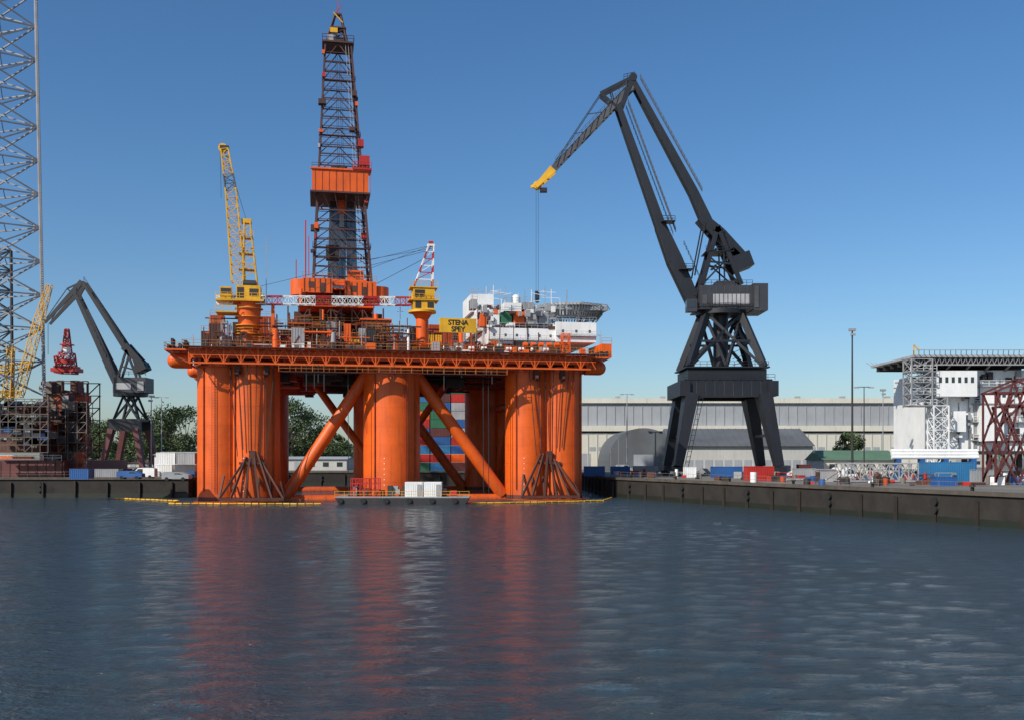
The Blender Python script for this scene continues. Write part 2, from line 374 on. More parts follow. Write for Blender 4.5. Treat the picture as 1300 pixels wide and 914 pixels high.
for k in range(9):
    u=38+k*2.4; wt.cyl((u,-6.9,28.6),(u+1.0,-6.9,28.6),.36,n=12); R.part('raft_bands',M_re).cyl((u+.4,-6.9,28.6),(u+.6,-6.9,28.6),.38,n=12)
# drill floor substructure
a=rl(366,440,18); bq=rl(498,440,18)
su=R.part('substructure_frame',M_br); sf=R.part('substructure_decks',M_or); sd_=R.part('substructure_panels',M_der)
uL,uR=a.x,bq.x
levels=[27.7,31.5,35.3,39.0,42.6]
for i,z in enumerate(levels):
    x0=uL+ (0 if i<3 else 2)+(3 if i==4 else 0); x1=uR-(0 if i<2 else (2 if i==2 else (4 if i==3 else 6)))
    (sf if i>2 else R.part('substructure_decks_worn',M_or2)).b2((x0,16-.5,z),(x1,37,z+.3)); rl_.rail([(x0,15.5,z+.35),(x1,15.5,z+.35)],1.1,.06,1.5)
    if i<4:
        zt=levels[i+1]; n=9
        for k in range(n+1):
            x=x0+(x1-x0)*k/n
            for v in (16,26,36): su.beam((x,v,z),(x,v,zt),.3)
            if k<n:
                x2=x0+(x1-x0)*(k+1)/n
                if random.random()<.5: su.beam((x,16,z),(x2,16,zt),.18)
                if random.random()<.4: su.beam((x2,16,z),(x,16,zt),.18)
                r=random.random()
                if r<.8:
                    P=random.choice((sd_,sd_,su,R.part('substructure_panels_worn',M_or2),R.part('substructure_panels_dark',M_dk),R.part('substructure_panels_dark',M_dk),sf,R.part('substructure_panels_grey',M_gy))); vv=rnd(16.6,21)
                    P.b2((x+rnd(.1,.8),vv,z+.35),(x2-.05,vv+.6,z+.35+rnd(1.2,3.3)))
                if random.random()<.6: su.cyl((x+rnd(0,1),15.8,z+rnd(.8,3)),(x2+rnd(0,4),15.8,z+rnd(.8,3)),rnd(.1,.3),n=8)
                if random.random()<.3: sf.cyl((x+.6,15.6,z+.3),(x+.6,15.6,z+rnd(1.5,3.5)),rnd(.2,.45),n=10)
        su.b2((x0+1,24,z),(x1-1,30,zt))
p0=rl(384,378,15.2); p1=rl(478,358,15.2)
sf.b2((p0.x,15.2,41.8),(p0.x+6.0,20,44.8)); sf.cyl((p0.x-.3,17.8,41.4),(p0.x-.3,17.8,44.6),2.2,n=24)
sf.b2((p1.x-6.5,15.2,41.2),(p1.x,20,44.4)); sf.cyl((p1.x+.5,18,40.6),(p1.x+.5,18,43.6),2.2,n=24)
for xx0,xx1,zz in ((p0.x,p0.x+6,41.8),(p1.x-6.5,p1.x,41.2)):
    for k in range(6): su.b2((xx0+.3+k*1.05,15.1,zz+.2),(xx0+.42+k*1.05,15.19,zz+2.9))
    su.b2((xx0+1.2,15.12,zz+1),(xx0+2.4,15.185,zz+2.2)); su.b2((xx0+3.6,15.12,zz+.1),(xx0+4.4,15.185,zz+2))
rl_.rail([(p0.x,15.2,44.8),(p0.x+6,15.2,44.8)],1.1,.06); rl_.rail([(p1.x-6.5,15.2,44.4),(p1.x,15.2,44.4)],1.1,.06)
gb=rl(478,432,12); R.part('modules_brown',M_br).b2((gb.x-3,12,29),(gb.x+2.8,17,36.0)); sf.b2((gb.x-3.3,11.8,36.0),(gb.x+3.1,17,36.3))
for k in range(7): su.beam((gb.x-2.8+k*.9,11.93,29.1),(gb.x-2.8+k*.9,11.93,35.9),.12)
# derrick
de=R.part('derrick',M_der); dr=R.part('derrick_panels',M_or); dd=R.part('derrick_interior',M_dk); dre=R.part('derrick_red',M_re); dlg=R.part('derrick_fittings',M_lg)
cb=rl(434,362,25); ct=rl(429,62,25); zb,ztop=44.0,ct.z
def dc(t,h=None):
    o=cb.lerp(ct,t); z=zb+(ztop-zb)*t; w=6.1*(1-t)+2.7*t
    return [V((o.x+a*w,25+b*w,z)) for a,b in ((-1,-1),(1,-1),(1,1),(-1,1))]
nb=13
for i in range(nb):
    A=dc(i/nb);B=dc((i+1)/nb)
    for k in range(4):
        k2=(k+1)%4
        de.beam(A[k],B[k],.5 if i<6 else .38); de.beam(B[k],B[k2],.24)
        mid=(B[k]+B[k2])/2
        de.beam(A[k],mid,.18); de.beam(A[k2],mid,.18)
        mA=(A[k]+B[k])/2; mB=(A[k2]+B[k2])/2; de.beam(mA,mB,.12); de.beam(mA,(mid+A[k])/2,.1); de.beam(mB,(mid+A[k2])/2,.1)
    if i%3==1:
        C=[p.lerp((B[0]+B[2])/2,-.08) for p in B]
        de.rail(C,1.0,.06,1.5,True)
        de.b2(C[0]-V((0,0,.1)),C[1]+V((0,.9,0)))
    random.choice((dre,dlg,dd,dr)).box(A[random.randint(0,1)]+V((rnd(-.4,.4),-.4,rnd(0,3))),(rnd(.4,1.0),.6,rnd(.5,1.3)))
for s in (-.3,.3): dlg.beam((cb.x+4.2+s,18.8,zb),(ct.x+1.8+s,22.2,ztop),.08)
for k in range(14): dd.cyl((cb.x-3+k*.28,26,zb),(cb.x-2.2+k*.25,26,zb+27),.12,n=6)
for k in range(8): dd.cyl((cb.x+1.2+k*.28,24,zb),(cb.x+.8+k*.25,24,zb+26),.12,n=6)
for k in (-.5,-.2,.2,.5): dd.beam((ct.x+k,25,ztop),(cb.x+k*1.4,25,zb+17),.08)
dr.box((cb.x,25,zb+18),(1.6,1.2,3.4)); dlg.box((cb.x,25,zb+15),(1.0,1.0,3))
dd.b2((cb.x-3.4,22,zb+6),(cb.x-.6,24,zb+9)); dr.b2((cb.x+1,20,zb+.5),(cb.x+4.5,22,zb+3.5)); dr.b2((cb.x-6,18.8,zb),(cb.x+5,19.2,zb+1.3))
b0=rl(396,243,18); b1=rl(468,216,18); zz0,zz1=b0.z,b1.z
bx0,bx1=b0.x,b1.x
for s in ((bx0,19,bx1,19.25),(bx0,31,bx1,31.25)): dr.b2((s[0],s[1],zz0+.4),(s[2],s[3],zz1))
dr.b2((bx0,19.25,zz0+.4),(bx0+.25,31,zz1)); dr.b2((bx1-.25,19.25,zz0+.4),(bx1,31,zz1))
for k in range(9): R.part('windwall_ribs',M_or2).b2((bx0+.6+k*1.42,18.93,zz0+.6),(bx0+.72+k*1.42,18.995,zz1-.3))
dr.b2((bx0-.3,18.7,zz1-.1),(bx1+.3,19.5,zz1+.25)); de.b2((bx0-.4,18.4,zz0+.05),(bx1+.4,31.4,zz0+.4))
for k in range(6): de.beam((bx0+k*(bx1-bx0)/5,18.6,zz0),(cb.x+(k-2.5)*1.6,20.6,zz0-3.2),.2)
de.rail([(bx0,18.9,zz1+.2),(bx1,18.9,zz1+.2)],1.0,.08,1.5)
rr=rl(462,205,19); dre.b2((rr.x-.9,19,rr.z-1.5),(rr.x+1.2,22,rr.z+1.2)); dre.b2((rr.x-2.4,18.5,rr.z-1.9),(rr.x+1.6,23,rr.z-1.5)); dre.rail([(rr.x-2.4,18.5,rr.z-1.5),(rr.x+1.6,18.5,rr.z-1.5)],1.2,.1,1)
for (x,y,sx,sz) in ((458,183,1.2,1.5),(409,130,1.6,1),(450,120,1.0,1.1),(447,165,1.2,.8),(400,290,1.8,1.2),(462,300,1.4,1.1)):
    k=rl(x,y,21); (dre if x>452 else de).box(k,(sx,1.6,sz))
T=dc(1); ctr=(T[0]+T[2])/2
de.box(ctr+V((0,0,.2)),(6.6,6.6,.35)); de.rail([ctr+V((a,b,.4)) for a,b in ((-3.3,-3.3),(3.3,-3.3),(3.3,3.3),(-3.3,3.3))],1.2,.1,1.1,True)
dd.cyl(ctr+V((-1.3,0,1.3)),ctr+V((1.3,0,1.3)),1.1,n=16); dlg.box(ctr+V((-1.6,-2,1.2)),(1.2,.8,1.4))
for a,b in ((-2.6,-2),(2.0,-2),(2.0,2),(-2.6,2)):
    de.beam(ctr+V((a,b,.3)),ctr+V((.1+a*.25,b*.2,7.2)),.3)
    de.beam(ctr+V((a*.7,b*.7,2.5)),ctr+V((-a*.6,b*.6,3.8)),.16)
de.box(ctr+V((0,0,4)),(3.4,3,.25)); de.box(ctr+V((0,0,7.2)),(1.6,1.4,.3)); dre.beam(ctr+V((0,0,7.2)),ctr+V((0,0,10.6)),.16)
dre.beam(ctr+V((-.8,0,7.2)),ctr+V((.9,0,9.4)),.14); R.part('derrick_yellow',M_ye).box(ctr+V((-.9,-1.4,3.2)),(1.6,.8,1)); R.part('derrick_yellow',M_ye).beam(ctr+V((-1,-1,7.3)),ctr+V((1,-1,5.2)),.22)
for px,y0,y1,w_ in ((388,280,360,.28),(392,300,350,.18),(376,330,365,.2)):
    s=rl(px,y1,17);e=rl(px,y0,17); dre.beam(s,e,w_)
# ---- crane 1
c1=R.part('pedestal_crane_orange',M_or); cy=R.part('pedestal_crane_yellow',M_ye); cg=R.part('pedestal_crane_details',M_dk)
V1c=0
o=rl(316,445,V1c); u=o.x
zt=rl(316,385,V1c).z
c1.cyl((u,V1c,27.7),(u,V1c,zt-5),1.6,n=24); c1.cyl((u,V1c,zt-5),(u,V1c,zt),1.9,2.3,n=24)
for k in range(4): cy.cyl((u,V1c,zt-6+k*1.6),(u,V1c,zt-5.88+k*1.6),2.6,n=20)
cy.rail([(u+2.5*math.cos(t*.63),2.5*math.sin(t*.63),zt-5.9) for t in range(10)],1.0,.06,1,True)
cy.b2((u-5.8,-2.8,zt),(u+2.8,2.8,zt+.3)); cy.rail([(u-5.8,-2.8,zt+.35),(u+2.8,-2.8,zt+.35),(u+2.8,2.8,zt+.35)],1.1,.08,1)
cy.rail([(u-5.8,-2.8,zt-2),(u-2,-2.8,zt-2)],1.1,.08,1); cy.b2((u-5.8,-2.8,zt-2.2),(u-2,2,zt-2))
cy.b2((u-2.2,-1.9,zt+.4),(u+2.2,1.9,zt+3.0)); cy.b2((u-5,-2.3,zt+.4),(u-3,-.4,zt+2.6)); cg.b2((u-4.9,-2.34,zt+1.3),(u-3.1,-2.31,zt+2.3))
cg.b2((u+.2,-1.96,zt+1),(u+1.8,-1.91,zt+2.4)); cg.b2((u-2.0,-1.96,zt+.7),(u-.8,-1.91,zt+2.6)); cg.cyl((u-1,-1,zt+3.4),(u+1.4,-1,zt+3.4),.7,n=14)
ap=rl(313,283,V1c)
for a,b in ((-1.0,-1.4),(1.6,-1.4),(1.6,1.4),(-1.0,1.4)): cy.beam((u+a,b,zt+2.8),(ap.x+.4*a,b*.5,ap.z),.26)
for k in range(1,8):
    t=k/8; cy.beam((u-1.0+(ap.x-u)*t+.6*t,-1.4+.7*t,zt+3.2+(ap.z-zt-3.2)*t),(u+1.6+(ap.x-u)*t-1.0*t,-1.4+.7*t,zt+3.2+(ap.z-zt-3.2)*(t+.09)),.14)
    if k in(2,4,6): cy.box((ap.x,0,zt+3.2+(ap.z-zt-3.2)*t),(3.0-.8*t,2.6-t,.15)); cy.rail([(ap.x-1.4,-1.3,zt+3.3+(ap.z-zt-3.2)*t),(ap.x+1.4,-1.3,zt+3.3+(ap.z-zt-3.2)*t)],1,.07,.7)
cy.box(ap+V((0,0,.2)),(1.8,1.4,.8))
f=rl(303,358,V1c); k1=rl(293,240,V1c); t_=rl(285,190,V1c)
cy.lattice(f,k1,2.4,1.9,10,.22,.11); R.part('boom_upper',M_navy2).lattice(k1.lerp(t_,.0),k1.lerp(t_,.35),1.9,1.7,2,.22,.11); cy.lattice(k1.lerp(t_,.35),t_,1.7,1.3,4,.22,.11)
cg.box(t_+V((0,0,.2)),(1.6,1.2,.8)); cy.cyl(t_+V((-.3,-.5,.2)),t_+V((-.3,.5,.2)),.8,n=14)
for k in (-.4,.4): cg.beam(ap+V((0,k,.4)),t_+V((0,k,0)),.07)
cg.beam(t_+V((-.8,0,0)),t_+V((-.6,0,-9)),.07)
# ---- crane 2
V2=-1
o=rl(536,430,V2); u=o.x; zt=rl(540,398,V2).z
c1.cyl((u,V2,27.7),(u,V2,zt-1.2),1.2,n=20); c1.cyl((u,V2,zt-1.2),(u,V2,zt),1.2,2.0,n=20)
cy.cyl((u,V2,zt),(u,V2,zt+.4),2.7,n=24); cy.b2((u-1.9,V2-1.9,zt+.4),(u+2.2,V2+1.9,zt+4.6)); cy.b2((u-2.7,V2-2.2,zt+2.2),(u+3.0,V2+2.2,zt+2.4)); cy.rail([(u-2.7,V2-2.2,zt+2.4),(u+3.0,V2-2.2,zt+2.4)],1,.07,.9)
cy.b2((u-2.5,V2-2.1,zt+4.6),(u+2.8,V2+2.1,zt+4.8)); cy.rail([(u-2.5,V2-2.1,zt+4.8),(u+2.8,V2-2.1,zt+4.8)],1,.07,.9)
cg.b2((u-1.6,V2-1.95,zt+2.8),(u+.3,V2-1.91,zt+4.2)); cg.b2((u+.8,V2-1.95,zt+.8),(u+2,V2-1.91,zt+1.9)); cg.b2((u-1.5,V2-1.95,zt+.7),(u-.4,V2-1.91,zt+2))
apx=rl(547,312,V2); rw=[R.part('boom_red',M_re),R.part('boom_white',M_wh)]
for a,b in ((-1.6,-1.3),(1.9,-1.3),(1.9,1.3),(-1.6,1.3)):
    s=V((u+a,V2+b,zt+5)); e=V((apx.x+a*.25,V2+b*.4,apx.z))
    for k in range(6): rw[k%2].beam(s.lerp(e,k/6),s.lerp(e,(k+1)/6),.24)
for k in range(1,6):
    t=k/6; x0=u-1.6+(apx.x-.4-u+1.6)*t; x1=u+1.9+(apx.x+.5-u-1.9)*t; z=zt+5+(apx.z-zt-5)*t
    rw[k%2].beam((x0,V2-1.2+.8*t,z),(x1,V2-1.2+.8*t,z),.16); rw[(k+1)%2].beam((x0,V2-1.2+.8*t,z),(x1-.2,V2-1+.8*t,z+1.5),.14)
rw[1].box(apx,(1.4,1.3,.4)); rw[0].box(apx+V((0,0,.5)),(.9,1.0,.5))
s=V((u-2.2,V2,zt+2.2)); e=rl(275,380,V2); e.z=s.z-.8; em=s.lerp(e,.74)
n=12
for k in range(n):
    rw[0 if k in (0,2,5,8,10) else 1].lattice(s.lerp(e,k/n),s.lerp(e,(k+1)/n),1.5,1.5 ,3,.16,.09)
cg.beam(apx,s.lerp(e,.97)+V((0,0,.9)),.06); cg.beam(apx+V((0,.5,0)),s.lerp(e,.6)+V((0,0,.9)),.06)
c1.beam((em.x+.8,V2,27.7),(em.x+.8,V2,em.z-.9),.6); c1.beam((em.x+2.6,V2,27.7),(em.x+.8,V2,em.z-3),.3)
for (pa,pb_) in (((545,318),(440,345)),((536,330),(475,362)),((548,316),(466,330))):
    cg.beam(rl(pa[0],pa[1],V2),rl(pb_[0],pb_[1],20),.07)
# sign
s0=rl(558,422,-5.4); s1=rl(605,405,-5.4)
sg=R.part('name_board',M_ye); sg.b2((s0.x,-5.4,s0.z),(s1.x,-5.0,s1.z)); gd.beam((s0.x+1,-5.2,27.7),(s0.x+1,-5.2,s0.z),.25); gd.beam((s1.x-1,-5.2,27.7),(s1.x-1,-5.2,s0.z),.25)
for tx,yy in (('STENA',.54),('SPEY',.08)):
    cu=bpy.data.curves.new('name_lettering','FONT'); cu.body=tx; cu.size=1.35; cu.space_character=.92; cu.offset=.03; cu.extrude=.02; cu.align_x='CENTER'; cu.materials.append(M_bk)
    ot=bpy.data.objects.new('name_lettering',cu); scene.collection.objects.link(ot); ot.parent=R.e
    P=MR@V(((s0.x+s1.x)/2,-5.44,s0.z+(s1.z-s0.z)*yy)); ot.location=P-O; ot.rotation_euler=(math.pi/2,0,ang)
# ---- accommodation
ac=R.part('accommodation',M_wh); aw=R.part('accommodation_windows',M_gl); ag=R.part('accommodation_details',M_gy)
VA=0
q0=rl(612,436,VA); q1=rl(757,436,VA); ua,ub=q0.x,q1.x
def blk(px0,px1,y0,y1,v0,v1,win=True,mt=None):
    a=rl(px0,y1,v0);c=rl(px1,y0,v0); P=mt or ac
    P.b2((a.x,v0,a.z),(c.x,v1,c.z))
    if win:
        n=max(1,int((c.x-a.x)/2.1)); nz_=max(1,int((c.z-a.z)/2.7))
        for j in range(nz_):
            zc=a.z+(j+.55)*(c.z-a.z)/nz_
            for i in range(n):
                x=a.x+(i+.5)*(c.x-a.x)/n; aw.b2((x-.22,v0-.05,zc-.25),(x+.22,v0-.01,zc+.25))
            ag.b2((a.x,v0-.5,zc-1.05),(c.x,v0-.003,zc-.97))
            R.part('white_rails',M_lg).rail([(a.x,v0-.5,zc-.97),(c.x,v0-.5,zc-.97)],.9,.05,1.0)
    R.part('white_rails',M_lg).rail([(a.x,v0,c.z),(c.x,v0,c.z)],1.0,.06,1.2)
    return a,c
blk(706,757,410,434,VA,30); blk(620,706,418,436,VA+1,30); blk(606,640,394,420,VA+8,26); blk(640,700,404,420,VA+5,28); blk(598,626,374,396,VA+12,24,False)
for (a,b_,c,d,m_) in ((636,650,397,411,M_gn),(652,666,396,411,M_or),(668,682,393,411,M_wh),(684,696,397,411,M_gy),(610,618,398,414,M_or),(640,662,385,395,M_wh),(664,676,384,393,M_gy),(598,606,380,392,M_gy),(626,634,400,412,M_wh)):
    blk(a,b_,c,d,VA+2,VA+5,False,R.part('deck_containers_'+m_.name,m_))
for k in range(60):
    s=rl(rnd(606,705),rnd(390,418),rnd(0,6)); random.choice((ac,ag,pb,sf,ac,ag)).b2(s,s+V((rnd(.3,1.5),rnd(.5,2),rnd(.3,1.5))))
for k in range(34):
    s=rl(rnd(598,720),400,rnd(1,8)); random.choice((ac,ag)).beam(s,s+V((0,0,rnd(1,6.0))),rnd(.06,.14))
for k in range(16):
    s=rl(rnd(606,690),rnd(368,395),10); ac.beam(s,s+V((rnd(1,4),0,rnd(-.5,.5))),.1)
s=rl(655,395,4); ac.dome(s+V((0,0,2.4)),(0,0,1),.9); ac.cyl(s+V((0,0,1.5)),s+V((0,0,2.4)),.9,n=16)
hd=R.part('helideck',M_lg); hg=R.part('helideck_frame',M_gy)
h0=rl(694,383,4); h1=rl(785,383,4); hc=V(((h0.x+h1.x)/2,14,h0.z)); hr=(h1.x-h0.x)/2
hd.cyl(hc,hc+V((0,0,.45)),hr,n=8)
for i in range(8):
    a0=2*math.pi*i/8; a1=2*math.pi*(i+1)/8
    p=lambda a,r,z:hc+V((math.cos(a)*r,math.sin(a)*r,z))
    hg.beam(p(a0,hr,.1),p(a1,hr,.1),.2); hg.beam(p(a0,hr+1.2,.3),p(a1,hr+1.2,.3),.1)
    for j in range(8):
        t=j/8; A=p(a0,hr,.1).lerp(p(a1,hr,.1),t); B=p(a0,hr+1.2,.3).lerp(p(a1,hr+1.2,.3),t); hg.beam(A,B,.08)
        C=p(a0,hr-1.6,-2.0).lerp(p(a1,hr-1.6,-2.0),t); C2=p(a0,hr-1.6,-2.0).lerp(p(a1,hr-1.6,-2.0),t+.125); hg.beam(A,C,.14); hg.beam(C,C2,.16); hg.beam(A,C2,.1)
for k in range(-4,5):
    hg.box(hc+V((k*1.55,0,-.5)),(.25,hr*1.7,.9)); hg.box(hc+V((0,k*1.55,-.55)),(hr*1.7,.22,.8))
for (a,b) in ((-.5,-.5),(.1,-.6),(.6,-.3),(-.5,.5),(.5,.5)):
    hg.beam(hc+V((a*hr,b*hr,-.5)),V((min(ub-.5,hc.x+a*hr*.6),14+b*hr*.6,rl(700,411,VA).z)),.35)
for (a,b) in ((.85,-.3),(.85,.3)): hg.beam(hc+V((a*hr,b*hr,-1)),V((ub-.3,14+b*hr*.5,rl(700,428,VA).z)),.3)
sf.b2((ub,-4,27.7),(ub+2,6,30.4)); rl_.rail([(ub,-4,30.4),(ub+2,-4,30.4)])
tr.lattice(rl(718,448,-5),rl(718,424,-5),1.4,1.4,3,.18,.1)
for k in range(5):
    s=rl(664+k*10,438,-5); R.part('lifeboats',M_or).cyl(s,s+V((.9,0,0)),.45,n=12)
for px,y0,y1 in ((338,300,377),(266,398,430),(352,400,440),(600,365,395),(762,420,450),(508,390,420),(634,368,392),(283,400,440),(245,425,445)):
    s=rl(px,y1,0);e=rl(px,y0,0); pipes.beam(s,e,.12); pipes.beam(s.lerp(e,.8)+V((-.6,0,0)),s.lerp(e,.8)+V((.6,0,0)),.08)
R.done()
# ---------------------------------------------------------------- barge + booms
Bg=Obj('work_barge',(-20,179,0))
hb=Bg.part('hull',M_dk); X0,X1=-31,-7.5
hb.plate([(X0,174,1.1),(X0+1,174,-.6),(X1-1,174,-.6),(X1,174,1.1)],(0,7,0)); Bg.part('deck',M_gy).b2((X0,174,1.1),(X1,181,1.25))
yb=Bg.part('rails',M_ye); yb.rail([(X0,174.1,1.25),(X1,174.1,1.25)],1,.06,1.6)
wc=Bg.part('white_cabins',M_wh)
for a in (514,538):
    p=at(a,625,176); wc.b2((p.x,176,1.25),(p.x+3.1,179,3.8))
    for j in range(9): wc.b2((p.x+.1+j*.33,175.93,1.4),(p.x+.2+j*.33,176-.003,3.7))
    Bg.part('cabin_doors',M_gy).b2((p.x+2.2,175.88,1.4),(p.x+2.9,175.925,3.4))
rf=Bg.part('red_frames',M_re)
for a in (446,458,470):
    p=at(a,625,177); 
    for z in (1.3,2.4,3.5,4.4): rf.beam((p.x,176.5,z),(p.x+1.6,176.5,z),.12); rf.beam((p.x,178.5,z),(p.x+1.6,178.5,z),.12)
    for x in (0,.8,1.6):
        for y in (176.5,178.5): rf.beam((p.x+x,y,1.2),(p.x+x,y,4.5),.14)
    rf.beam((p.x,176.5,1.3),(p.x+1.6,176.5,4.4),.1)
for k in range(26):
    x=rnd(X0+1,X1-2); Bg.part(*random.choice((('gear_red',M_re),('gear_grey',M_gy),('gear_orange',M_or2),('gear_dark',M_dk)))).b2((x,rnd(177,178),1.25),(x+rnd(.3,1.4),rnd(178.5,180),1.25+rnd(.4,1.9)))
for x in range(-30,-8,4): Bg.part('tyres',M_bk).cyl((x,173.7,.6),(x,174,.6),.5,n=12)
Bg.done()
def boomline(pts):
    B=Obj('floating_containment_boom',pts[0]); P=B.part('floats',M_ye)
    for a,b in zip(pts,pts[1:]):
        a=V(a);b=V(b);n=max(2,int((b-a).length/1.3))
        for i in range(n):
            s=a.lerp(b,i/n);e=a.lerp(b,(i+.85)/n); w=lambda t:V((0,math.sin(t*.9)*.35,.12)); P.cyl(s+w(s.x),e+w(e.x),.15,n=6)
    B.done()
boomline([(-78,196,0),(-62,185,0),(-60,174,0),(-33,172.5,0)])
boomline([(-7,175,0),(6,180,0),(17,186,0),(20,200,0)])
# ---------------------------------------------------------------- big level-luffing crane
YC=225; CX=(915-650)/F*YC
K=Obj('harbour_level_luffing_crane',(CX,YC,GZ))
kn=K.part('structure',M_navy); kg=K.part('panels_grey',M_navy2); kj=K.part('jib',M_navy2); ky=K.part('jib_tip',M_ye); kr=K.part('walkway_rails',M_navy); kgl=K.part('cab_glass',M_gl); klg=K.part('machinery_cladding',M_lg); kh=K.part('machinery_house',M_navy3)
A=lambda x,y,d=0: at(x,y,YC+d)+V((-(x-650)/F*d,0,-(HZ-y)/F*d))
for sx in (-1,1):
    for sy in (-1,1):
        y=YC+sy*8
        top=V((CX+sx*8.0,y*1.0-sy*1.5,22)); bot=V((CX+sx*11.0,y,6.2))
        kn.beam(top,bot,2.8,5.2,1.8,2.6)
        kn.box((CX+sx*11.1,y,5.6),(1.8,5.5,1.0))
        for k in (-1.8,-.6,.6,1.8): kn.cyl((CX+sx*11.1-.3,y+k,4.45),(CX+sx*11.1+.3,y+k,4.45),.45,n=14)
    kn.b2((CX+sx*9.6-1.1,YC-9,21.5),(CX+sx*9.6+1.1,YC+9,24.8))
    kn.beam((CX+sx*9.2,YC-8,13),(CX+sx*9.2,YC+8,13),.6)
for sy in (-1,1): kn.b2((CX-9.8,YC+sy*7.2-1,21.3),(CX+9.8,YC+sy*7.2+1,24.9))
for k in range(10): kg.b2((CX-9+k*2,YC-8.26,21.5),(CX-8.94+k*2,YC-8.205,24.7))
kn.b2((CX-9.6,YC-8,24.9),(CX+9.6,YC+8,25.2)); kr.rail([(CX-10,YC-8.6,25.0),(CX+10,YC-8.6,25.0)],1.2,.08,1.5); kn.b2((CX-8.6,YC-7,25.2),(CX+8.6,YC+7,27.4))
kr.rail([(CX-9,YC-7.2,28),(CX+9,YC-7.2,28)],1.1,.08,1.5); kn.b2((CX-9.2,YC-7.6,27.7),(CX+9.2,YC+7.6,28))
for k in range(14): kr.beam((CX-6.5-k*.25,YC-9,21-k*1.15),(CX-5.7-k*.25,YC-9,21-k*1.15),.1)
for s in (0,.8): kr.beam((CX-6.5+s,YC-9,21),(CX-10+s,YC-9,4.9),.12)
for sy in (-1,1):
    y0,y1=YC+sy*6.3,YC+sy*3.2
    for sx in (-1,1):
        kn.beam((CX+sx*8.2,y0,28),(CX+sx*3.9,y1,40),1.3,1.5)
        kn.beam((CX+sx*8.0,y0,28),(CX-sx*3.2,y1,39.5),.6); kn.beam((CX,y0,28.2),(CX+sx*3.6,y1,38.5),.6)
    kn.beam((CX-6,YC+sy*4.9,33.8),(CX+6,YC+sy*4.9,33.8),.5)
for sx in (-1,1): kn.beam((CX+sx*6,YC-5,33.8),(CX+sx*6,YC+5,33.8),.5); kn.beam((CX+sx*8.2,YC-6.3,28),(CX+sx*3.6,YC+3.2,40),.4)
kn.cyl((CX,YC,28),(CX,YC,40),1.7,n=16)
for k in range(8): kr.beam((CX+1.8,YC-4-k*.1,28.5+k*1.4),(CX+4.4-k*.2,YC-4,29.4+k*1.4),.12)
kn.cyl((CX,YC,40),(CX,YC,41),5.6,n=28); kr.rail([(CX+5.6*math.cos(t*.5236),YC+5.6*math.sin(t*.5236),41) for t in range(12)],1.1,.08,1.5,True)
h0=A(884,397);h1=A(950,364)
kh.b2((h0.x,YC-4,41),(h1.x,YC+4,46.3)); klg.b2((h0.x+3,YC-4.12,42.0),(h1.x-.6,YC-4.003,44.3)); 
for k in range(9): kg.b2((h0.x+3.3+k*.95,YC-4.2,42.0),(h0.x+3.42+k*.95,YC-4.125,44.3))
for k in range(7): kg.b2((h0.x+.4+k*1.7,YC-4.06,44.7),(h0.x+.5+k*1.7,YC-4.003,46.2))
kg.b2((h0.x+.6,YC-4.08,42),(h0.x+1.6,YC-4.003,44.1)); kh.b2((h0.x+4,YC-3,46.3),(h0.x+8,YC+3,47.4)); kn.cyl((h0.x+9,YC-1,46.3),(h0.x+9,YC-1,47.8),.7,n=12)
kh.b2((h1.x,YC-4.6,40.6),(h1.x+3.3,YC+4.6,46.6)); kg.b2((h1.x+.3,YC-4.75,41.2),(h1.x+1.2,YC-4.605,46))
kr.rail([(h0.x-.5,YC-4.6,41),(h1.x,YC-4.6,41)],1.1,.08,1.2); kr.rail([(h0.x,YC-4,46.3),(h1.x,YC-4,46.3)],1.1,.08,1.2)
kn.b2((h0.x-.6,YC-4.8,40.75),(h1.x,YC+4.8,41))
kh.b2((h0.x-2.8,YC-4.2,40.4),(h0.x-.6,YC-1.8,43.2)); kgl.b2((h0.x-2.6,YC-4.26,41.3),(h0.x-.9,YC-4.21,42.8)); kgl.b2((h0.x-2.86,YC-4,41.3),(h0.x-2.81,YC-2,42.8))
for d in (-2.6,2.6):
    P=[A(889,364,d),A(908,292,d),A(938,364,d)]
    kn.beam(P[0],P[1],.8,.9); kn.beam(P[1],P[2],.8,.9); kn.beam(A(897,335,d),A(926,338,d),.4); kn.beam(A(889,364,d),A(922,330,d),.3); kn.beam(A(938,364,d),A(899,330,d),.3)
    kn.beam(A(880,378,d),A(905,310,d),.35); kn.beam(A(915,300,d),A(917,364,d),.3)
for y_ in (300,320,340): kn.beam(A(906,y_,-2.6),A(906,y_,2.6),.4)
kr.rail([A(893,322,-3),A(928,322,-3)],1.1,.08,1.2); kn.b2(A(893,323,-3),A(928,322,3))
for d in (-1.5,1.5):
    kn.beam(A(883,392,d),A(856,332,d),.9,2.6,.9,3.2); kn.beam(A(856,332,d),A(838,288,d),.9,3.2,.7,2.2); kn.beam(A(838,288,d),A(784,136,d),.7,2.0,.5,1.2)
for k in range(16):
    t0,t1=k/16,(k+1)/16; a0,b0=A(883,392,-1.5).lerp(A(784,136,-1.5),t0),A(883,392,1.5).lerp(A(784,136,1.5),t1); kn.beam(a0,b0,.25)
off=V((1.1,0,.5)); kj.rail([A(850,300,-2)+off,A(790,138,-2)+off],.9,.08,1.2); kj.rail([A(850,300,2)+off,A(790,138,2)+off],.9,.08,1.2)
kj.beam(A(850,300,-2)+off,A(790,138,-2)+off,.2)
kr.rail([A(886,380,-2.3)+off*1.3,A(858,318,-2.3)+off*1.3],1.0,.08,1.2)
for y_,x_ in ((285,846),(345,868)): kn.box(A(x_,y_,-2),(3,3,.25)); kr.rail([A(x_-8,y_,-3.4),A(x_+8,y_,-3.4)],1.1,.1,1)
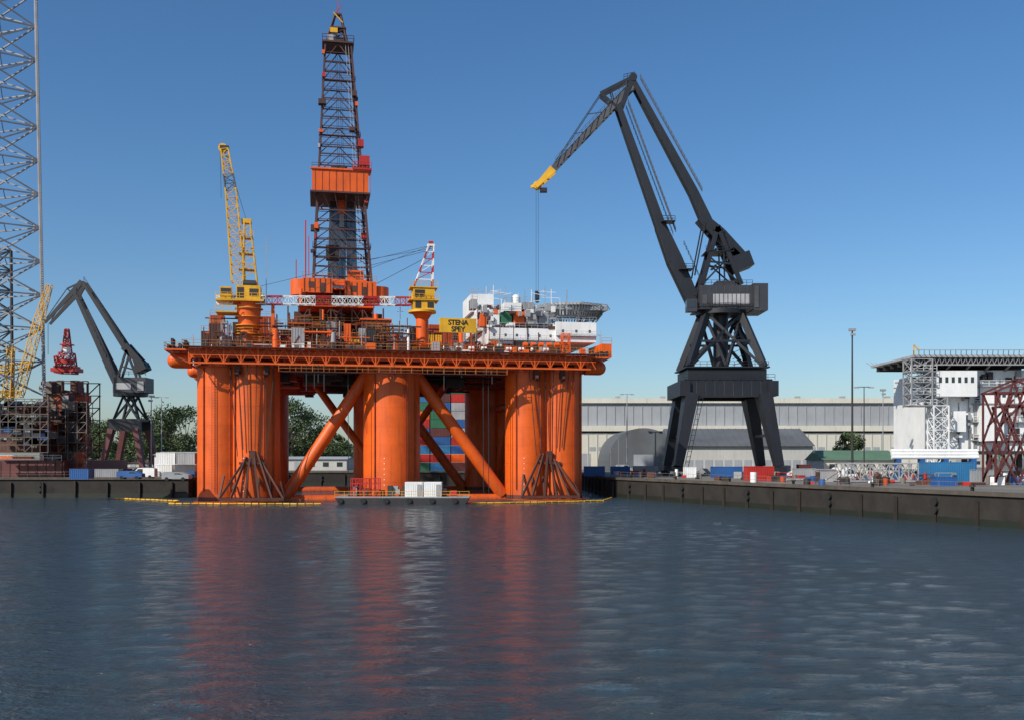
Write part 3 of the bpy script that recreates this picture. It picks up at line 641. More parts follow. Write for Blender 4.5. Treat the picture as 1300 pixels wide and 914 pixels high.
for d in (-1.2,1.2):
    kn.beam(A(900,290,d),A(880,246,d),.6,2.4,.5,1.9); kn.beam(A(880,246,d),A(802,103,d),.5,1.9,.4,1.1)
for k in range(18):
    a0=A(897,284,-1.2).lerp(A(802,103,-1.2),k/18); b0=A(897,284,1.2).lerp(A(802,103,1.2),(k+1)/18); kn.beam(a0,b0,.2)
off=V((1.0,0,.4)); kj.rail([A(884,248,-1.8)+off,A(806,106,-1.8)+off],.9,.08,1.2); kj.beam(A(884,248,-1.8)+off,A(806,106,-1.8)+off,.2)
for d in (-1.7,1.7):
    kn.beam(A(888,277,d),A(912,300,d),.6,2.0,.6,3.0); kn.beam(A(912,300,d),A(946,334,d),.6,3.0,.6,2.2)
kn.beam(A(930,338,0),A(951,330,0),5.6,3.4); kn.beam(A(925,320,0),A(944,338,0),4,2)
kn.beam(A(893,285,-2),A(880,352,-2),.3); kn.beam(A(893,285,2),A(880,352,2),.3)
kn.cyl(A(908,294,-3),A(908,294,3),.9,n=16)
a_,b_,c_,tip=(803,100),(762,121),(787,142),(684,236)
for d in (-1.1,1.1):
    kn.beam(A(*a_,d),A(*b_,d),.4,.7); kn.beam(A(*b_,d),A(*c_,d),.35,.6); kn.beam(A(*a_,d),A(*c_,d),.5,1.1)
    kj.beam(A(806,106,d),A(700,218,d),.35,1.7,.3,1.1); ky.beam(A(702,216,d),A(680,239,d),.35,1.8,.3,.9)
    kn.beam(A(*b_,d),A(697,219,d),.16); kn.beam(A(775,115,d),A(780,135,d),.25)
for k in range(14):
    kn.beam(A(806,106,-1.1).lerp(A(684,236,-1.1),k/14),A(806,106,1.1).lerp(A(684,236,1.1),(k+1)/14),.2)
    if k<12: kn.beam(A(804,108,-1.3).lerp(A(704,214,-1.3),k/12)+V((-.4,0,.4)),A(804,108,-1.3).lerp(A(704,214,-1.3),(k+.9)/12)+V((.3,0,-.4)),.12)
for t in (.25,.5,.72):
    P=A(*b_).lerp(A(697,219),t); Q=A(797,116).lerp(A(700,218),t); kn.beam(P,Q,.14)
kj.rail([A(795,112,-1.5),A(705,208,-1.5)],1.0,.07,1.2)
ky.cyl(A(682,236,-.6),A(682,236,.6),.9,n=16); ky.beam(A(674,238),A(690,232),.8,.6); kn.box(A(690,242),(1.6,1.6,.8))
kr.rail([A(792,101,0),A(806,98,0)],1.1,.1,.8)
kn.cyl(A(803,101,-1.5),A(803,101,1.5),.9,n=14)
for s in (-.25,.25): kn.beam(A(682,238)+V((s,0,0)),A(682,372)+V((s,0,0)),.07)
kn.box(A(682,375),(1.0,.8,1.8)); kn.cyl(A(682,382,-.3),A(682,382,.3),.5,n=12)
K.done()
rails=Obj('crane_rail_track',(CX,YC,GZ)); P=rails.part('rails',M_dk)
for s in (-1,1): P.b2((CX+s*11.1-.08,212,GZ+.001),(CX+s*11.1+.08,290,GZ+.08))
rails.done()
# ---------------------------------------------------------------- left harbour crane
YL=300
L2=Obj('harbour_level_luffing_crane',(at(162,590,YL).x,YL,GZ))
ln=L2.part('structure',M_navy); lr=L2.part('portal_legs',M_mar); lw=L2.part('house_panels',M_lg)
def A2(x,y,d=0):
    p=at(x,y,YL); p.y+=d; return p
for d in (-6,6):
    for x0,x1 in ((150,138),(181,191)): lr.beam(A2(x0,545,d*.8),A2(x1,598,d),1.6,2.6,1.2,1.6)
    ln.b2(A2(146,547,d*.8-.8),A2(186,533,d*.8+.8))
    for s,e in (((150,533),(160,503)),((182,533),(172,503)),((150,533),(172,503)),((182,533),(160,503))): ln.beam(A2(*s,d*.6),A2(*e,d*.35),.6)
ln.b2(A2(148,535,-5),A2(184,532,5)); ln.cyl(A2(166,503),A2(166,499),5,n=20)
L2.part('machinery_house',M_navy3).b2(A2(149,499,-3.5),A2(190,480,3.5)); lw.b2(A2(153,495,-3.65),A2(172,487,-3.51)); L2.part('ballast',M_gy).b2(A2(180,497,-3.75),A2(188,485,-3.51))
for d in (-1.6,1.6):
    ln.beam(A2(152,492,d),A2(140,464,d),.6,1.7,.6,2.2); ln.beam(A2(140,464,d),A2(98,374,d),.6,2.0,.4,.9)
    ln.beam(A2(163,445,d),A2(107,359,d),.5,1.6,.4,.8); ln.beam(A2(160,440,d),A2(186,467,d),.6,2.4,.6,1.7)
    ln.beam(A2(152,480,d),A2(163,445,d),.6); ln.beam(A2(176,480,d),A2(163,445,d),.6); ln.beam(A2(155,465,d),A2(172,470,d),.4)
    ln.beam(A2(107,359,d),A2(60,411,d),.4,1.7,.3,.8); ln.beam(A2(107,359,d),A2(88,368,d),.4); ln.beam(A2(88,368,d),A2(62,405,d),.2); ln.beam(A2(88,368,d),A2(98,376,d),.35); ln.beam(A2(107,359,d),A2(98,376,d),.5)
ln.beam(A2(174,470),A2(187,464),5,2.4); ln.rail([A2(148,478,-3.4),A2(190,478,-3.4)],1.2,.12,2); ln.rail([A2(138,455,-2),A2(100,372,-2)],1.2,.1,2); ln.rail([A2(160,436,-2),A2(110,358,-2)],1.2,.1,2)
ln.beam(A2(61,411),A2(61,450),.12)
L2.done()
# ---------------------------------------------------------------- jack-up rig
J=Obj('jack_up_rig',(at(30,590,205).x,215,GZ))
jl=J.part('leg_lattice',M_leg); jb=J.part('leg_chords',M_gy)
def leg(ch0,ch1,z0,z1,bays,cw,bw,part):
    for i in range(bays):
        t0,t1=i/bays,(i+1)/bays; z=lambda t:z0+(z1-z0)*t
        P=[V((*a,z(t0))).lerp(V((*b,z(t0))),t0) for a,b in zip(ch0,ch1)]; Q=[V((*a,z(t1))).lerp(V((*b,z(t1))),t1) for a,b in zip(ch0,ch1)]
        n=len(P)
        for k in range(n):
            k2=(k+1)%n; part.cyl(P[k],Q[k],cw,n=8); part.beam(P[k],Q[k2],bw); part.beam(P[k2],Q[k],bw); part.beam(Q[k],Q[k2],bw)
        part.beam((Q[0]+Q[1])/2,(Q[1]+Q[2])/2,bw*.6);part.beam((Q[0]+Q[1])/2,(Q[0]+Q[2])/2,bw*.6)
x=lambda px,Y:(px-650)/F*Y
leg([(x(56,208),208),(x(-38,200),200),(x(-30,214),214)],[(x(44,208),208),(x(-52,200),200),(x(-44,214),214)],21,112,13,.36,.26,jl)
for k in range(182): z=21+k*.5; jb.box((x(56,208)-(z-21)/91*2.0+.36,207.8,z),(.22,.3,.26))
leg([(x(16,260),260),(x(-30,255),255),(x(-20,270),270)],[(x(14,260),260),(x(-34,255),255),(x(-24,270),270)],20,62,8,.4,.28,J.part('rear_leg',M_dk))
sc=J.part('scaffolding',M_sc)
def scaffold(px0,px1,y0,y1,Y0,Y1,part,st=2.0,w=.12,skip=0.0):
    a=at(px0,y1,Y0);b=at(px1,y0,Y0); nx=max(1,int((b.x-a.x)/st)); nz=max(1,int((b.z-a.z)/st)); 
    for yy in (Y0,Y1):
        for i in range(nx+1):
            xx=a.x+(b.x-a.x)*i/nx; part.beam((xx,yy,a.z),(xx,yy,b.z),w)
        for j in range(nz+1):
            zz=a.z+(b.z-a.z)*j/nz; part.beam((a.x,yy,zz),(b.x,yy,zz),w); 
            part.b2((a.x,yy,zz-.04),(b.x,yy+1.0,zz+.04)) if random.random()>skip else None
        for i in range(nx):
            for j in range(nz):
                if random.random()<.35: part.beam((a.x+(b.x-a.x)*i/nx,yy,a.z+(b.z-a.z)*j/nz),(a.x+(b.x-a.x)*(i+1)/nx,yy,a.z+(b.z-a.z)*(j+1)/nz),w)
scaffold(-20,61,506,574,204,212,sc,1.5,.1)
J.part('leg_well',M_br).b2(at(-20,574,209),at(50,512,209)+V((0,3,0)))
for k in range(60):
    p=at(rnd(-15,58),rnd(512,572),205.5); random.choice((J.part('leg_well_panels',M_sc),J.part('topsides_dark',M_dk),J.part('leg_well_grey',M_gy),J.part('topsides_red',M_mar),J.part('leg_well_blue',M_bl))).b2(p,p+V((rnd(.5,2.5),1,rnd(.5,1.6))))
hull=J.part('hull',M_mar); a=at(-60,609,212); b=at(86,584,212)
hull.b2((a.x,209,GZ),(b.x,245,b.z)); J.part('hull_deck_rail',M_wh).rail([(a.x,209,b.z),(b.x,209,b.z)],1.1,.07,1.8)
for k in range(12): J.part('hull_frames',M_br).b2((a.x+4+k*1.9,208.9,GZ+.2),(a.x+4.2+k*1.9,208.99,b.z-.1))
J.part('hull_grey',M_br).b2((at(60,580,220).x,218,b.z),(at(84,580,220).x,230,at(60,495,220).z))
hd2=J.part('topsides',M_sc); 
for k in range(60):
    p=at(rnd(62,112),rnd(480,575),rnd(214,222)); random.choice((hd2,J.part('topsides_brown',M_br),J.part('topsides_red',M_mar),J.part('topsides_dark',M_dk),J.part('topsides_grey',M_gy),J.part('topsides_orange',M_or2))).b2(p,p+V((rnd(-3,-1),rnd(1,4),rnd(-4,-1.2))))
scaffold(62,112,484,580,215,221,J.part('topsides_frame',M_br),2.4,.2,.5)
scaffold(86,110,510,600,213,216,J.part('topsides_frame2',M_sc),2.0,.12,.6)
rc=J.part('red_crane',M_re); p=at(84,474,216)
rc.lattice(p,at(85,448,216),3.6,2.4,3,.26,.16,True); rc.cyl(at(85,462,216),at(85,457,216),1.6,n=16); rc.box(at(85,466,216),(4.6,3,.3)); rc.lattice(at(85,448,216),at(85,418,216),1.5,.6,4,.24,.14); rc.box(at(85,470,216),(5.4,4,.8)); rc.box(at(85,438,216),(2.4,2,.25)); rc.lattice(at(76,470,216),at(70,452,216),1,.5,4,.14,.08)
J.part('red_crane_white',M_wh).box(at(85,445,214.6),(1.6,.4,1.2))
yc=J.part('yellow_crane_boom',M_ye)
yc.lattice(at(24,500,206),at(50,405,206),1.5,1.5,10,.15,.09); yc.lattice(at(50,405,206),at(63,362,206),1.4,.9,5,.15,.09); yc.lattice(at(0,470,206),at(40,462,206),1.2,1.0,6,.14,.08); yc.lattice(at(0,500,205.5),at(28,500,205.5),1.3,1.3,5,.14,.08)
yc.lattice(at(10,508,205),at(14,440,205),1.6,1.0,7,.15,.09)
J.part('pipes_orange',M_or).b2(at(0,582,208),at(40,579,208)+V((0,1,0)))
J.part('hull_orange',M_or2).b2(at(64,575,216),at(80,540,216)+V((0,1,0)))
J.done()
# ---------------------------------------------------------------- warehouses
W=Obj('long_warehouse',(110,345,GZ))
Yw=345; wx0=at(700,500,Yw).x; wx1=at(1165,500,Yw).x
z=lambda y,Y=Yw: at(650,y,Y).z
W.part('lower_wall',M_wh2).b2((wx0,Yw,GZ),(wx1,Yw+70,z(549)))
W.part('cornice',M_wh2).b2((wx0,Yw-1,z(547)),(wx1,Yw+70,z(540)))
W.part('upper_wall',M_wh3).b2((wx0,Yw+2,z(540)),(wx1,Yw+68,z(511)))
W.part('parapet',M_wh2).b2((wx0,Yw+1,z(511)),(wx1,Yw+69,z(505)))
P=W.part('pilasters',M_wh1); G=W.part('window_bands',M_wh3)
n=40
for i in range(n+1):
    X=wx0+(wx1-wx0)*i/n
    P.b2((X-.15,Yw-.2,GZ),(X+.15,Yw-.005,z(549))); 
    if i<n: W.part('upper_mullions',M_gy).b2((X-.1,Yw+1.8,z(540)),(X+.1,Yw+1.995,z(511)))
for i in range(n):
    X=wx0+(wx1-wx0)*(i+.5)/n; 
    if i%3: G.b2((X-1.1,Yw-.08,z(572)),(X+1.1,Yw-.01,z(567)))
    if i%8==3: W.part('roller_doors',M_wh3).b2((X-2.4,Yw-.1,GZ),(X+2.4,Yw-.01,GZ+5.5))
    if i%5==2: W.part('roof_vents',M_gy).b2((X-.8,Yw+6,z(505)),(X+.8,Yw+8,z(505)+1.0))
W.done()
S=Obj('arched_shed',(80,300,GZ)); Ys=300
sh=S.part('shell',M_shed); x0=at(772,0,Ys).x; x1=at(862,0,Ys).x; prof=[]
for k in range(25):
    t=math.pi*k/24; prof.append(V((x0+(x1-x0)*(1-math.cos(t))/2,Ys,GZ+(z(543,Ys)-GZ)*math.sin(t)**.7)))
sh.plate(prof,(0,36,0))
S.part('door',M_wh3).b2(((x0+x1)/2-3,Ys-.15,GZ),((x0+x1)/2+3,Ys-.02,GZ+5))
for k in range(3,22,3): S.part('gable_seams',M_wh3).b2((prof[k].x-.05,Ys-.06,GZ),(prof[k].x+.05,Ys-.01,prof[k].z-.3)) if not 8<k<16 else None
S.done()
S=Obj('gabled_shed',(90,296,GZ)); x0=at(850,0,Ys).x+1; x1=at(1032,0,Ys).x
S.part('walls',M_wh1).b2((x0,Ys,GZ),(x1,Ys+30,z(566,Ys))); zz=z(566,Ys); zr=z(542,Ys)
S.part('roof',M_shed).plate([(x0-.5,Ys-1,zz),(x0-.5,Ys+15,zr),(x0-.5,Ys+31,zz)],(x1-x0+1,0,0))
for k in range(14):
    X=x0+2+(x1-x0-4)*k/13; S.part('doors',M_wh3).b2((X-1.1,Ys-.12,GZ),(X+1.1,Ys-.01,GZ+3.4))
for k in range(20):
    X=x0+(x1-x0)*k/19; S.part('roof_battens',M_shed).beam((X,Ys-1,zz+.1),(X,Ys+15,zr+.1),.12)
S.done()
def shed(name,px0,px1,yt,Y,wall,roof,dep=18,rise=.35):
    S=Obj(name,(at(px0,0,Y).x,Y,GZ)); x0=at(px0,0,Y).x;x1=at(px1,0,Y).x; zt=at(0,yt,Y).z; zw=GZ+(zt-GZ)*(1-rise)
    S.part('walls',wall).b2((x0,Y,GZ),(x1,Y+dep,zw)); S.part('roof',roof).plate([(x0-.4,Y-.6,zw),(x0-.4,Y+dep/2,zt),(x0-.4,Y+dep+.6,zw)],(x1-x0+.8,0,0))
    n=max(2,int((x1-x0)/4))
    for i in range(n):
        X=x0+(x1-x0)*(i+.5)/n
        if i%4==1: S.part('doors',M_wh3).b2((X-1.2,Y-.1,GZ),(X+1.2,Y-.01,min(zw-.3,GZ+3.2)))
        else: S.part('windows',M_gl).b2((X-.9,Y-.08,GZ+1.2),(X+.9,Y-.01,min(zw-.3,GZ+2.6)))
    S.done()
shed('green_roofed_shed',1046,1140,571,235,M_wh2,M_grf,14,.4)
shed('low_office_building',352,440,579,320,M_wh1,M_wh3,14,.2)
shed('low_white_shed',196,248,573,260,M_wh,M_lg,12,.15)
shed('distant_warehouse',1150,1260,548,420,M_wh1,M_wh3,30,.3)
shed('distant_shed',100,200,585,420,M_wh1,M_br,20,.3)
# ---------------------------------------------------------------- offshore accommodation module (right)
YP=205
Pf=Obj('offshore_accommodation_platform',(at(1230,0,YP).x,YP,GZ))
z=lambda y: at(0,y,YP).z
X=lambda px: at(px,0,YP).x
pw=Pf.part('white_blocks',M_wh); pg=Pf.part('windows',M_gl); pf=Pf.part('frame',M_gy); pd=Pf.part('helideck',M_lg); pk=Pf.part('underframe',M_dk)
pw.b2((X(1196),YP,z(572)),(X(1330),YP+26,z(470))); pw.b2((X(1180),YP-3,z(504)),(X(1232),YP-.01,z(472))); pw.b2((X(1240),YP-2.2,z(560)),(X(1268),YP-.01,z(515))); pw.b2((X(1205),YP-1.6,z(548)),(X(1222),YP-.01,z(522)))
for j,y in enumerate((482,504,527,550)):
    pf.b2((X(1232.5),YP-1.0,z(y+9)),(X(1332),YP-.02,z(y+8))); Pf.part('rails',M_wh).rail([(X(1233),YP-1.0,z(y+8)),(X(1332),YP-1.0,z(y+8))],1.1,.07,1.6)
    for i in range(9):
        if random.random()<.7:
            x=X(1200)+i*2.35; pg.b2((x,YP-.06,z(y)),(x+.7,YP-.01,z(y-5)))
for k in range(6): 
    x=X(1184)+k*1.3; pg.b2((x,YP-3.06,z(487)),(x+.6,YP-3.01,z(480)))
pd.b2((X(1150),YP-4,z(456)),(X(1340),YP+20,z(453)))
for i in range(30):
    x=X(1150)+i*(X(1340)-X(1150))/29
    pf.beam((x,YP-4,z(453)),(x-.6,YP-5.4,z(448)),.12); pf.beam((x,YP-4,z(457)),(x+.5,YP-3.5,z(465)),.12); pf.beam((x+.5,YP-3.5,z(465)),(x+1,YP-4,z(457)),.1)
    pf.beam((x,YP+20,z(453)),(x-.6,YP+21.4,z(448)),.12)
pf.beam((X(1150),YP-5.4,z(448)),(X(1340),YP-5.4,z(448)),.14); pf.beam((X(1150),YP-3.5,z(465)),(X(1340),YP-3.5,z(465)),.25)
for j in range(6): pk.b2((X(1152),YP-3+j*4,z(463)),(X(1338),YP-2.6+j*4,z(457)))
for px in (1200,1225,1250,1275,1300): pf.beam((X(px),YP-3,z(463)),(X(px),YP-.2,z(471)),.3)
pf.lattice((X(1160),YP-2,z(516)),(X(1160),YP-2,z(458)),4.2,4.2,4,.25,.15,True)
pf.lattice((X(1184),YP-2,z(516)),(X(1184),YP-2,z(505)),3.0,3.0,1,.25,.15,True)
for k in range(4): Pf.part('stair_landings',M_gy).b2((X(1146),YP-4,z(516-k*14)),(X(1179),YP,z(515-k*14))); Pf.part('rails',M_wh).rail([(X(1146),YP-4,z(515-k*14)),(X(1179),YP-4,z(515-k*14))],1.1,.07,1.2)
pw.lattice((X(1183),YP-3,GZ),(X(1183),YP-3,z(516)),3.0,3.0,6,.24,.14,True)
for px in (1200,1230,1262,1300): pk.beam((X(px),YP+2,GZ),(X(px),YP+2,z(572)),.9)
pk.b2((X(1196),YP-1,z(576)),(X(1330),YP+26,z(572)))
Pf.part('mast',M_ye).beam((X(1162),YP,z(456)),(X(1160),YP,z(438)),.2); Pf.part('mast',M_ye).beam((X(1160),YP,z(438)),(X(1168),YP,z(445)),.2)
for k in range(30):
    x=X(rnd(1200,1300)); zz_=z(rnd(480,565)); random.choice((pf,pw,pf,pk)).b2((x,YP-.9,zz_),(x+rnd(.3,1.4),YP-.1,zz_+rnd(.4,1.6)))
for k in range(14):
    x=X(rnd(1198,1300)); pf.beam((x,YP-.15,z(571)),(x,YP-.15,z(rnd(480,530))),.14)
Pf.done()
PS=Obj('pipe_rack',(at(1190,0,190).x,190,GZ)); pr=PS.part('pipes',M_wh)
for j in range(3):
    p=at(1132,580-j*4,190); q_=at(1242,580-j*4,190); pr.cyl(p+V((0,j*.2,0)),q_+V((0,j*.2,0)),.36,n=12)
for px in (1140,1170,1200,1235): PS.part('stands',M_bl).b2((at(px,0,190).x-.3,189,GZ),(at(px,0,190).x+.3,191.2,at(0,582,190).z))
PS.done()
T=Obj('steel_trestle_frame',(at(1300,0,150).x,150,GZ)); tm=T.part('members',M_mar)
YT=150
for d in (0,4):
    a=lambda px,py:at(px+14,py,YT)+V((0,d,0))
    for s,e in (((1290,480),(1250,612)),((1290,480),(1330,612)),((1262,515),(1318,515)),((1252,560),(1326,560)),((1262,515),(1300,612)),((1318,515),(1280,612)),((1247,498),(1290,480)),((1290,480),(1345,498)),((1248,498),(1345,498)),((1256,540),(1290,505)),((1250,498),(1250,612)),((1272,498),(1250,560)),((1250,498),(1276,560)),((1276,560),(1250,608)),((1250,560),(1278,612))):
        P0,P1=a(*s),a(*e); P0.z=max(P0.z,GZ);P1.z=max(P1.z,GZ); tm.beam(P0,P1,.26)
for s in ((1290,480),(1262,515),(1318,515),(1252,560),(1250,498)): tm.beam(at(s[0]+14,s[1],YT),at(s[0]+14,s[1],YT)+V((0,4,0)),.24)
T.done()
TS=Obj('steel_truss_section',(at(1115,0,166).x,166,GZ)); a=at(1068,0,166).x;b=at(1166,0,166).x; tp=TS.part('members',M_lg)
tp.lattice((a,167.5,GZ+1.7),(b,167.5,GZ+1.7),2.9,2.9,8,.24,.14,True); 
for k in (0,.5,1): TS.part('skids',M_wood).b2((a+(b-a)*k-.2,165.5,GZ),(a+(b-a)*k+.2,169.5,GZ+.2))
TS.done()
# ---------------------------------------------------------------- containers, vans, posts
def container(px0,px1,base,mat,h=2.6,dep=2.5,name='shipping_container',z0=GZ,Y=None,rz=0):
    Y=Y or (H-GZ)*F/(base-HZ); x0=at(px0,0,Y).x;x1=at(px1,0,Y).x
    C=Obj(name,(x0,Y,z0)); b=C.part('body',mat); b.b2((x0+.06,Y+.06,z0+.12),(x1-.06,Y+dep-.06,z0+h-.06)); r=C.part('corrugation',mat)
    n=int((x1-x0)/.35)
    for i in range(n): xx=x0+.15+(x1-x0-.3)*i/max(1,n-1); r.b2((xx-.07,Y+.01,z0+.15),(xx+.07,Y+.057,z0+h-.1))
    f=C.part('corner_frame',mat)
    for xx in (x0,x1-.14):
        for yy in (Y,Y+dep-.14): f.b2((xx,yy,z0),(xx+.14,yy+.14,z0+h))
    for zz in (z0,z0+h-.12): f.b2((x0+.14,Y,zz),(x1-.14,Y+.055,zz+.12)); f.b2((x0,Y+.14,zz),(x0+.055,Y+dep-.14,zz+.12))
    C.done()
container(948,983,610,M_re,2.6); container(905,943,606,M_bl,2.3); container(1180,1238,612,M_bl2,3.4,5); container(1010,1036,607,M_gy,2); container(1015,1030,604,M_mar,2.6)
container(196,218,604,M_wh,2.6); container(222,247,604,M_wh,2.6); container(198,222,604.5,M_wh,2.6,z0=GZ+2.62); container(224,247,604.5,M_lg,2.6,z0=GZ+2.62)
container(88,112,608,M_bl,2); container(742,768,606,M_bl,2.2,Y=222); container(776,800,606,M_bl,2,Y=240); container(805,836,603,M_gy,2.2); container(1036,1062,611,M_lg,2.2); container(1240,1262,613,M_gy,2.2)
container(120,150,606,M_gy,1.8); container(984,1004,604,M_gy,2.4); container(870,884,606,M_wh,2.2);container(1190,1216,617,M_bl,1.4)
ST=Obj('container_stack',(at(570,0,305).x,305,GZ))
cm=[M_bl2,M_re,M_or,M_gn,M_lg,M_mar,M_bl,M_bl2,M_or2]
for r_ in range(4):
    for lv in range(11):
        m_=random.choice(cm); x0=at(520,0,305).x+r_*6.4; P=ST.part('containers_'+m_.name,m_); z0=GZ+lv*2.62
        if r_==3 and lv>6: continue
        P.b2((x0,305,z0),(x0+6.1,311,z0+2.5))
        for i in range(14): P.b2((x0+.2+i*.43,304.93,z0+.15),(x0+.38+i*.43,304.997,z0+2.4))
ST.part('crane_frame',M_or).lattice((at(602,0,300).x,302,GZ),(at(602,0,300).x,302,32),2.2,2.2,9,.3,.2)
ST.done()
def van(px,base,mat,L=4.8,h=2.1,flip=1):
    Y=(H-GZ)*F/(base-HZ); x0=at(px,0,Y).x; o=Obj('parked_van',(x0,Y,GZ)); b=o.part('body',mat)
    pr=[(0,.35),(0,1.9*h/2.1),(.3,h),(3.2,h),(4.1,1.25),(4.75,1.05),(4.8,.4)]
    if flip<0: pr=[(L-a,c) for a,c in reversed(pr)]
    b.plate([(x0+a,Y,GZ+c) for a,c in pr],(0,1.85,0))
    g=o.part('windows',M_gl)
    f=(lambda a:x0+a) if flip>0 else (lambda a:x0+L-a)
    g.plate([(f(2.3),Y-.02,GZ+1.15),(f(3.85),Y-.02,GZ+1.15),(f(3.2),Y-.02,GZ+h-.2),(f(2.3),Y-.02,GZ+h-.2)],(0,.015,0))
    for a in (.9,3.8):
        for yy in (Y-.03,Y+1.7): o.part('wheels',M_bk).cyl((f(a),yy,GZ+.34),(f(a),yy+.2,GZ+.34),.34,n=14)
    o.done()
van(782,599,M_wh); van(1060,609,M_wh,h=2.3); van(165,607,M_wh,flip=-1); van(148,608,M_bl,h=1.6); van(205,610,M_gy,h=1.55); van(890,603,M_gy,h=1.6); van(1002,606,M_wh,h=1.6,flip=-1)
def mast(name,px,top,Y,arms=2,w=.28,mat=None):
    o=Obj(name,(at(px,0,Y).x,Y,GZ)); x0=at(px,0,Y).x; zt=at(0,top,Y).z; P=o.part('pole',mat or M_gy); P.cyl((x0,Y,GZ),(x0,Y,zt),w,w*.55,n=10)
    hd=o.part('lamp_heads',M_gy)
    if arms: 
        P.beam((x0-1.4,Y,zt),(x0+1.4,Y,zt),.14); 
        for s in (-1.5,1.5): hd.box((x0+s,Y,zt-.1),(1.0,.5,.25))
    else: hd.box((x0,Y,zt),(1.3,.8,.5)); hd.box((x0,Y-.5,zt-1),(.9,.5,.4))
    o.part('base',M_cope).cyl((x0,Y,GZ),(x0,Y,GZ+.5),w*1.8,n=12)
    o.done()
mast('floodlight_mast',1082,419,200,0,.26,M_dk); mast('street_lamp',1097,491,205,2,.16,M_dk); mast('street_lamp',796,500,290,2,.22); mast('street_lamp',192,503,230,0,.18,M_lg); mast('street_lamp',205,504,300,2,.18,M_lg); mast('street_lamp',1121,495,250,0,.16)
QC=Obj('quayside_equipment',(at(900,0,185).x,185,GZ))
qm=[('pallets',M_wood),('boxes_grey',M_gy),('boxes_blue',M_bl),('boxes_red',M_re),('boxes_white',M_wh),('boxes_sand',M_sc),('drums',M_dk),('gear_orange',M_or2),('gear_brown',M_br)]
for k in range(230):
    py=rnd(601,617); Y=(H-GZ)*F/(py-HZ); px=rnd(745,1300); xx=at(px,0,Y).x
    if Y<204 and xx<qx(Y)+2.5: continue
    if Y>=204 and xx<23: continue
    n_,m_=random.choice(qm); P=QC.part(n_,m_); s=rnd(.4,1.7)
    r=random.random()
    if r<.25: P.cyl((xx,Y,GZ),(xx,Y,GZ+rnd(.8,1.8)),rnd(.25,.55),n=12)
    elif r<.45:
        for a,b in ((0,0),(s*2,0),(0,s),(s*2,s)): P.beam((xx+a,Y+b,GZ),(xx+a,Y+b,GZ+s*1.3),.1)
        P.beam((xx,Y,GZ+s*1.3),(xx+s*2,Y,GZ+s*1.3),.1); P.beam((xx,Y+s,GZ+s*1.3),(xx+s*2,Y+s,GZ+s*1.3),.1); P.beam((xx,Y,GZ+.05),(xx+s*2,Y,GZ+s*1.3),.08)
    elif r<.6: P.cyl((xx,Y,GZ+.3),(xx+s*3,Y+rnd(-1,1),GZ+.3),rnd(.12,.3),n=10)
    else: P.box((xx,Y,GZ+s*.4),(s*1.3,s,s*.8),rz=rnd(0,3))
for k in range(90):
    py=rnd(600,608); Y=(H-GZ)*F/(py-HZ); px=rnd(85,245); xx=at(px,0,Y).x
    if Y<208: continue
    n_,m_=random.choice(qm); P=QC.part(n_,m_); s=rnd(.5,1.7); P.box((xx,Y,GZ+s*.4),(s*1.6,s,s*.8),rz=rnd(0,3))
QC.done()
FN=Obj('quay_railing',(qx(160),160,GZ)); P=FN.part('rail',M_sc)
P.rail([(qx(Y)+.6,Y,GZ+.1) for Y in (205,190,175,160,140,120,100)],1.1,.04,2.5); FN.done()
FN=Obj('quay_railing',(-90,203,GZ)); P=FN.part('rail',M_sc); P.rail([(-66.5,204,GZ+.1),(-130,205,GZ+.1)],1.1,.04,2.5); FN.done()
# ---------------------------------------------------------------- trees
def tree(px,Y,hgt,wid):
    x0=at(px,0,Y).x; o=Obj('deciduous_tree',(x0,Y,GZ)); t=o.part('trunk_and_limbs',M_bark); lf=o.part('leaves',M_leaf)
    t.cyl((x0,Y,GZ),(x0,Y,GZ+hgt*.55),.5,.2,n=10)
    cl=[]
    for k in range(26):
        a=rnd(0,6.28); r=wid*.5*math.sqrt(random.random()); zz=rnd(.22,.98); r*=math.sin(min(1,max(.15,(zz-.12)/.88))*math.pi)**.5*1.05
        c=V((x0+math.cos(a)*r,Y+math.sin(a)*r,GZ+hgt*zz)); cl.append(c)
        t.cyl((x0,Y,GZ+hgt*rnd(.15,.5)),c,.14,.04,n=5,caps=False)
    for c in cl:
        R_=rnd(.1,.17)*max(hgt,wid)
        for j in range(170):
            d=V((random.gauss(0,1),random.gauss(0,1),random.gauss(0,.8))); d=d.normalized()*R_*random.random()**.4; s=rnd(.22,.5); p=c+d
            n1=V((rnd(-1,1),rnd(-1,1),rnd(-1,1))).normalized(); n2=n1.orthogonal().normalized(); lf.add([p-n1*s,p-n2*s*.6,p+n1*s,p+n2*s*.6],[(0,1,2,3)])
    o.done()
for px,Y,h,w in ((212,330,20,17),(236,345,21,16),(190,360,16,12),(366,350,23,18),(390,360,20,15),(410,380,15,13),(132,400,19,15),(118,420,18,15),(425,400,13,13),(1078,300,11,8),(160,400,14,18)): tree(px,Y,h,w)
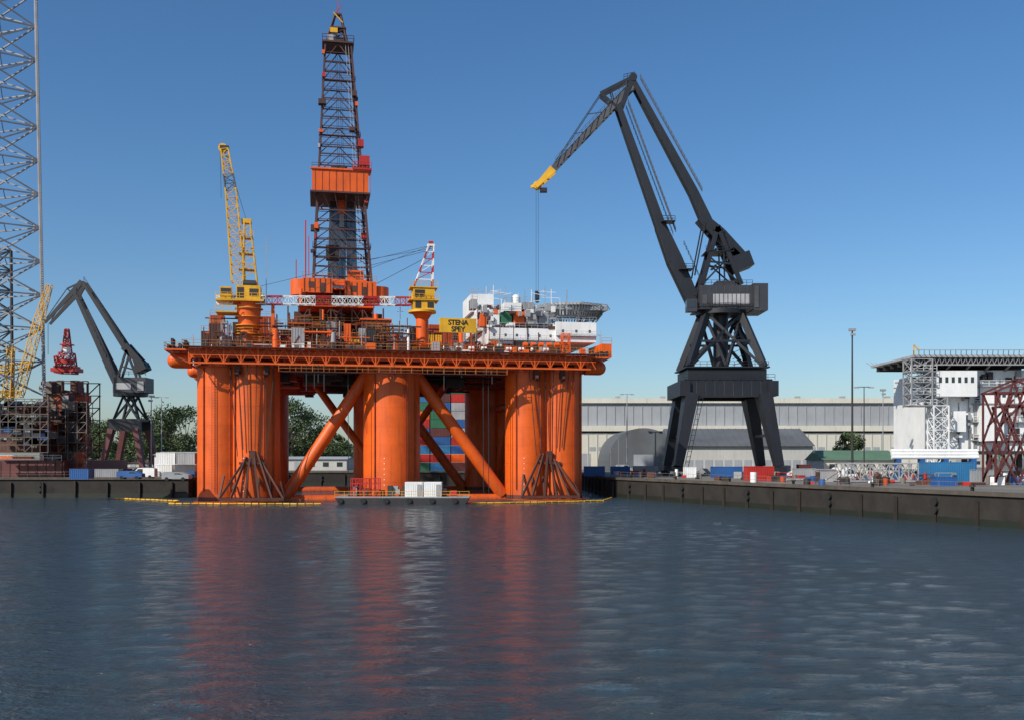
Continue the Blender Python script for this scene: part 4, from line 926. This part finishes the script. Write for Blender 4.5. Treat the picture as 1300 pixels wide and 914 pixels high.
TL=Obj('distant_tree_line',(-100,520,GZ)); lf=TL.part('foliage',M_leaf)
for k in range(420):
    px=rnd(60,470) if k<300 else rnd(1030,1300); Y=rnd(480,540); c=at(px,0,Y); c.z=GZ+rnd(1,11+3*math.sin(px*.07)); R_=rnd(2,3.6)
    for j in range(55):
        d=V((random.gauss(0,1),random.gauss(0,1),random.gauss(0,1))).normalized()*R_*random.random()**.4; s=rnd(.4,.8); p=c+d
        n1=V((rnd(-1,1),rnd(-1,1),rnd(-1,1))).normalized(); n2=n1.orthogonal().normalized(); lf.add([p-n1*s,p-n2*s*.6,p+n1*s,p+n2*s*.6],[(0,1,2,3)])
TL.done()
# ---------------------------------------------------------------- light, sky, camera
sv=V((-.74,-.76,.82)).normalized()
sl=bpy.data.lights.new('sun','SUN'); sl.energy=5.0; sl.angle=math.radians(.5); sl.color=(1,.94,.84)
so=bpy.data.objects.new('sun',sl); so.rotation_euler=sv.to_track_quat('Z','Y').to_euler(); scene.collection.objects.link(so)
wd=bpy.data.worlds.new('World'); scene.world=wd; wd.use_nodes=True; nt=wd.node_tree
sky=nt.nodes.new('ShaderNodeTexSky'); sky.sky_type='NISHITA'; sky.sun_disc=False; sky.sun_elevation=math.asin(sv.z); sky.sun_rotation=math.atan2(sv.x,sv.y)
sky.air_density=1.0; sky.dust_density=1.0; sky.ozone_density=4.5
hs=nt.nodes.new('ShaderNodeHueSaturation'); hs.inputs['Saturation'].default_value=1.18
nt.links.new(sky.outputs[0],hs.inputs['Color']); nt.links.new(hs.outputs[0],nt.nodes['Background'].inputs[0]); nt.nodes['Background'].inputs[1].default_value=.12
cam=bpy.data.cameras.new('camera'); co=bpy.data.objects.new('camera',cam); scene.collection.objects.link(co)
co.location=(0,0,H); co.rotation_euler=(math.pi/2,0,0); cam.lens=35; cam.sensor_width=36; cam.shift_y=(HZ-457)/1300; cam.clip_end=9000; cam.clip_start=.5
scene.camera=co
scene.view_settings.view_transform='Standard'; scene.view_settings.look='None'; scene.view_settings.exposure=0
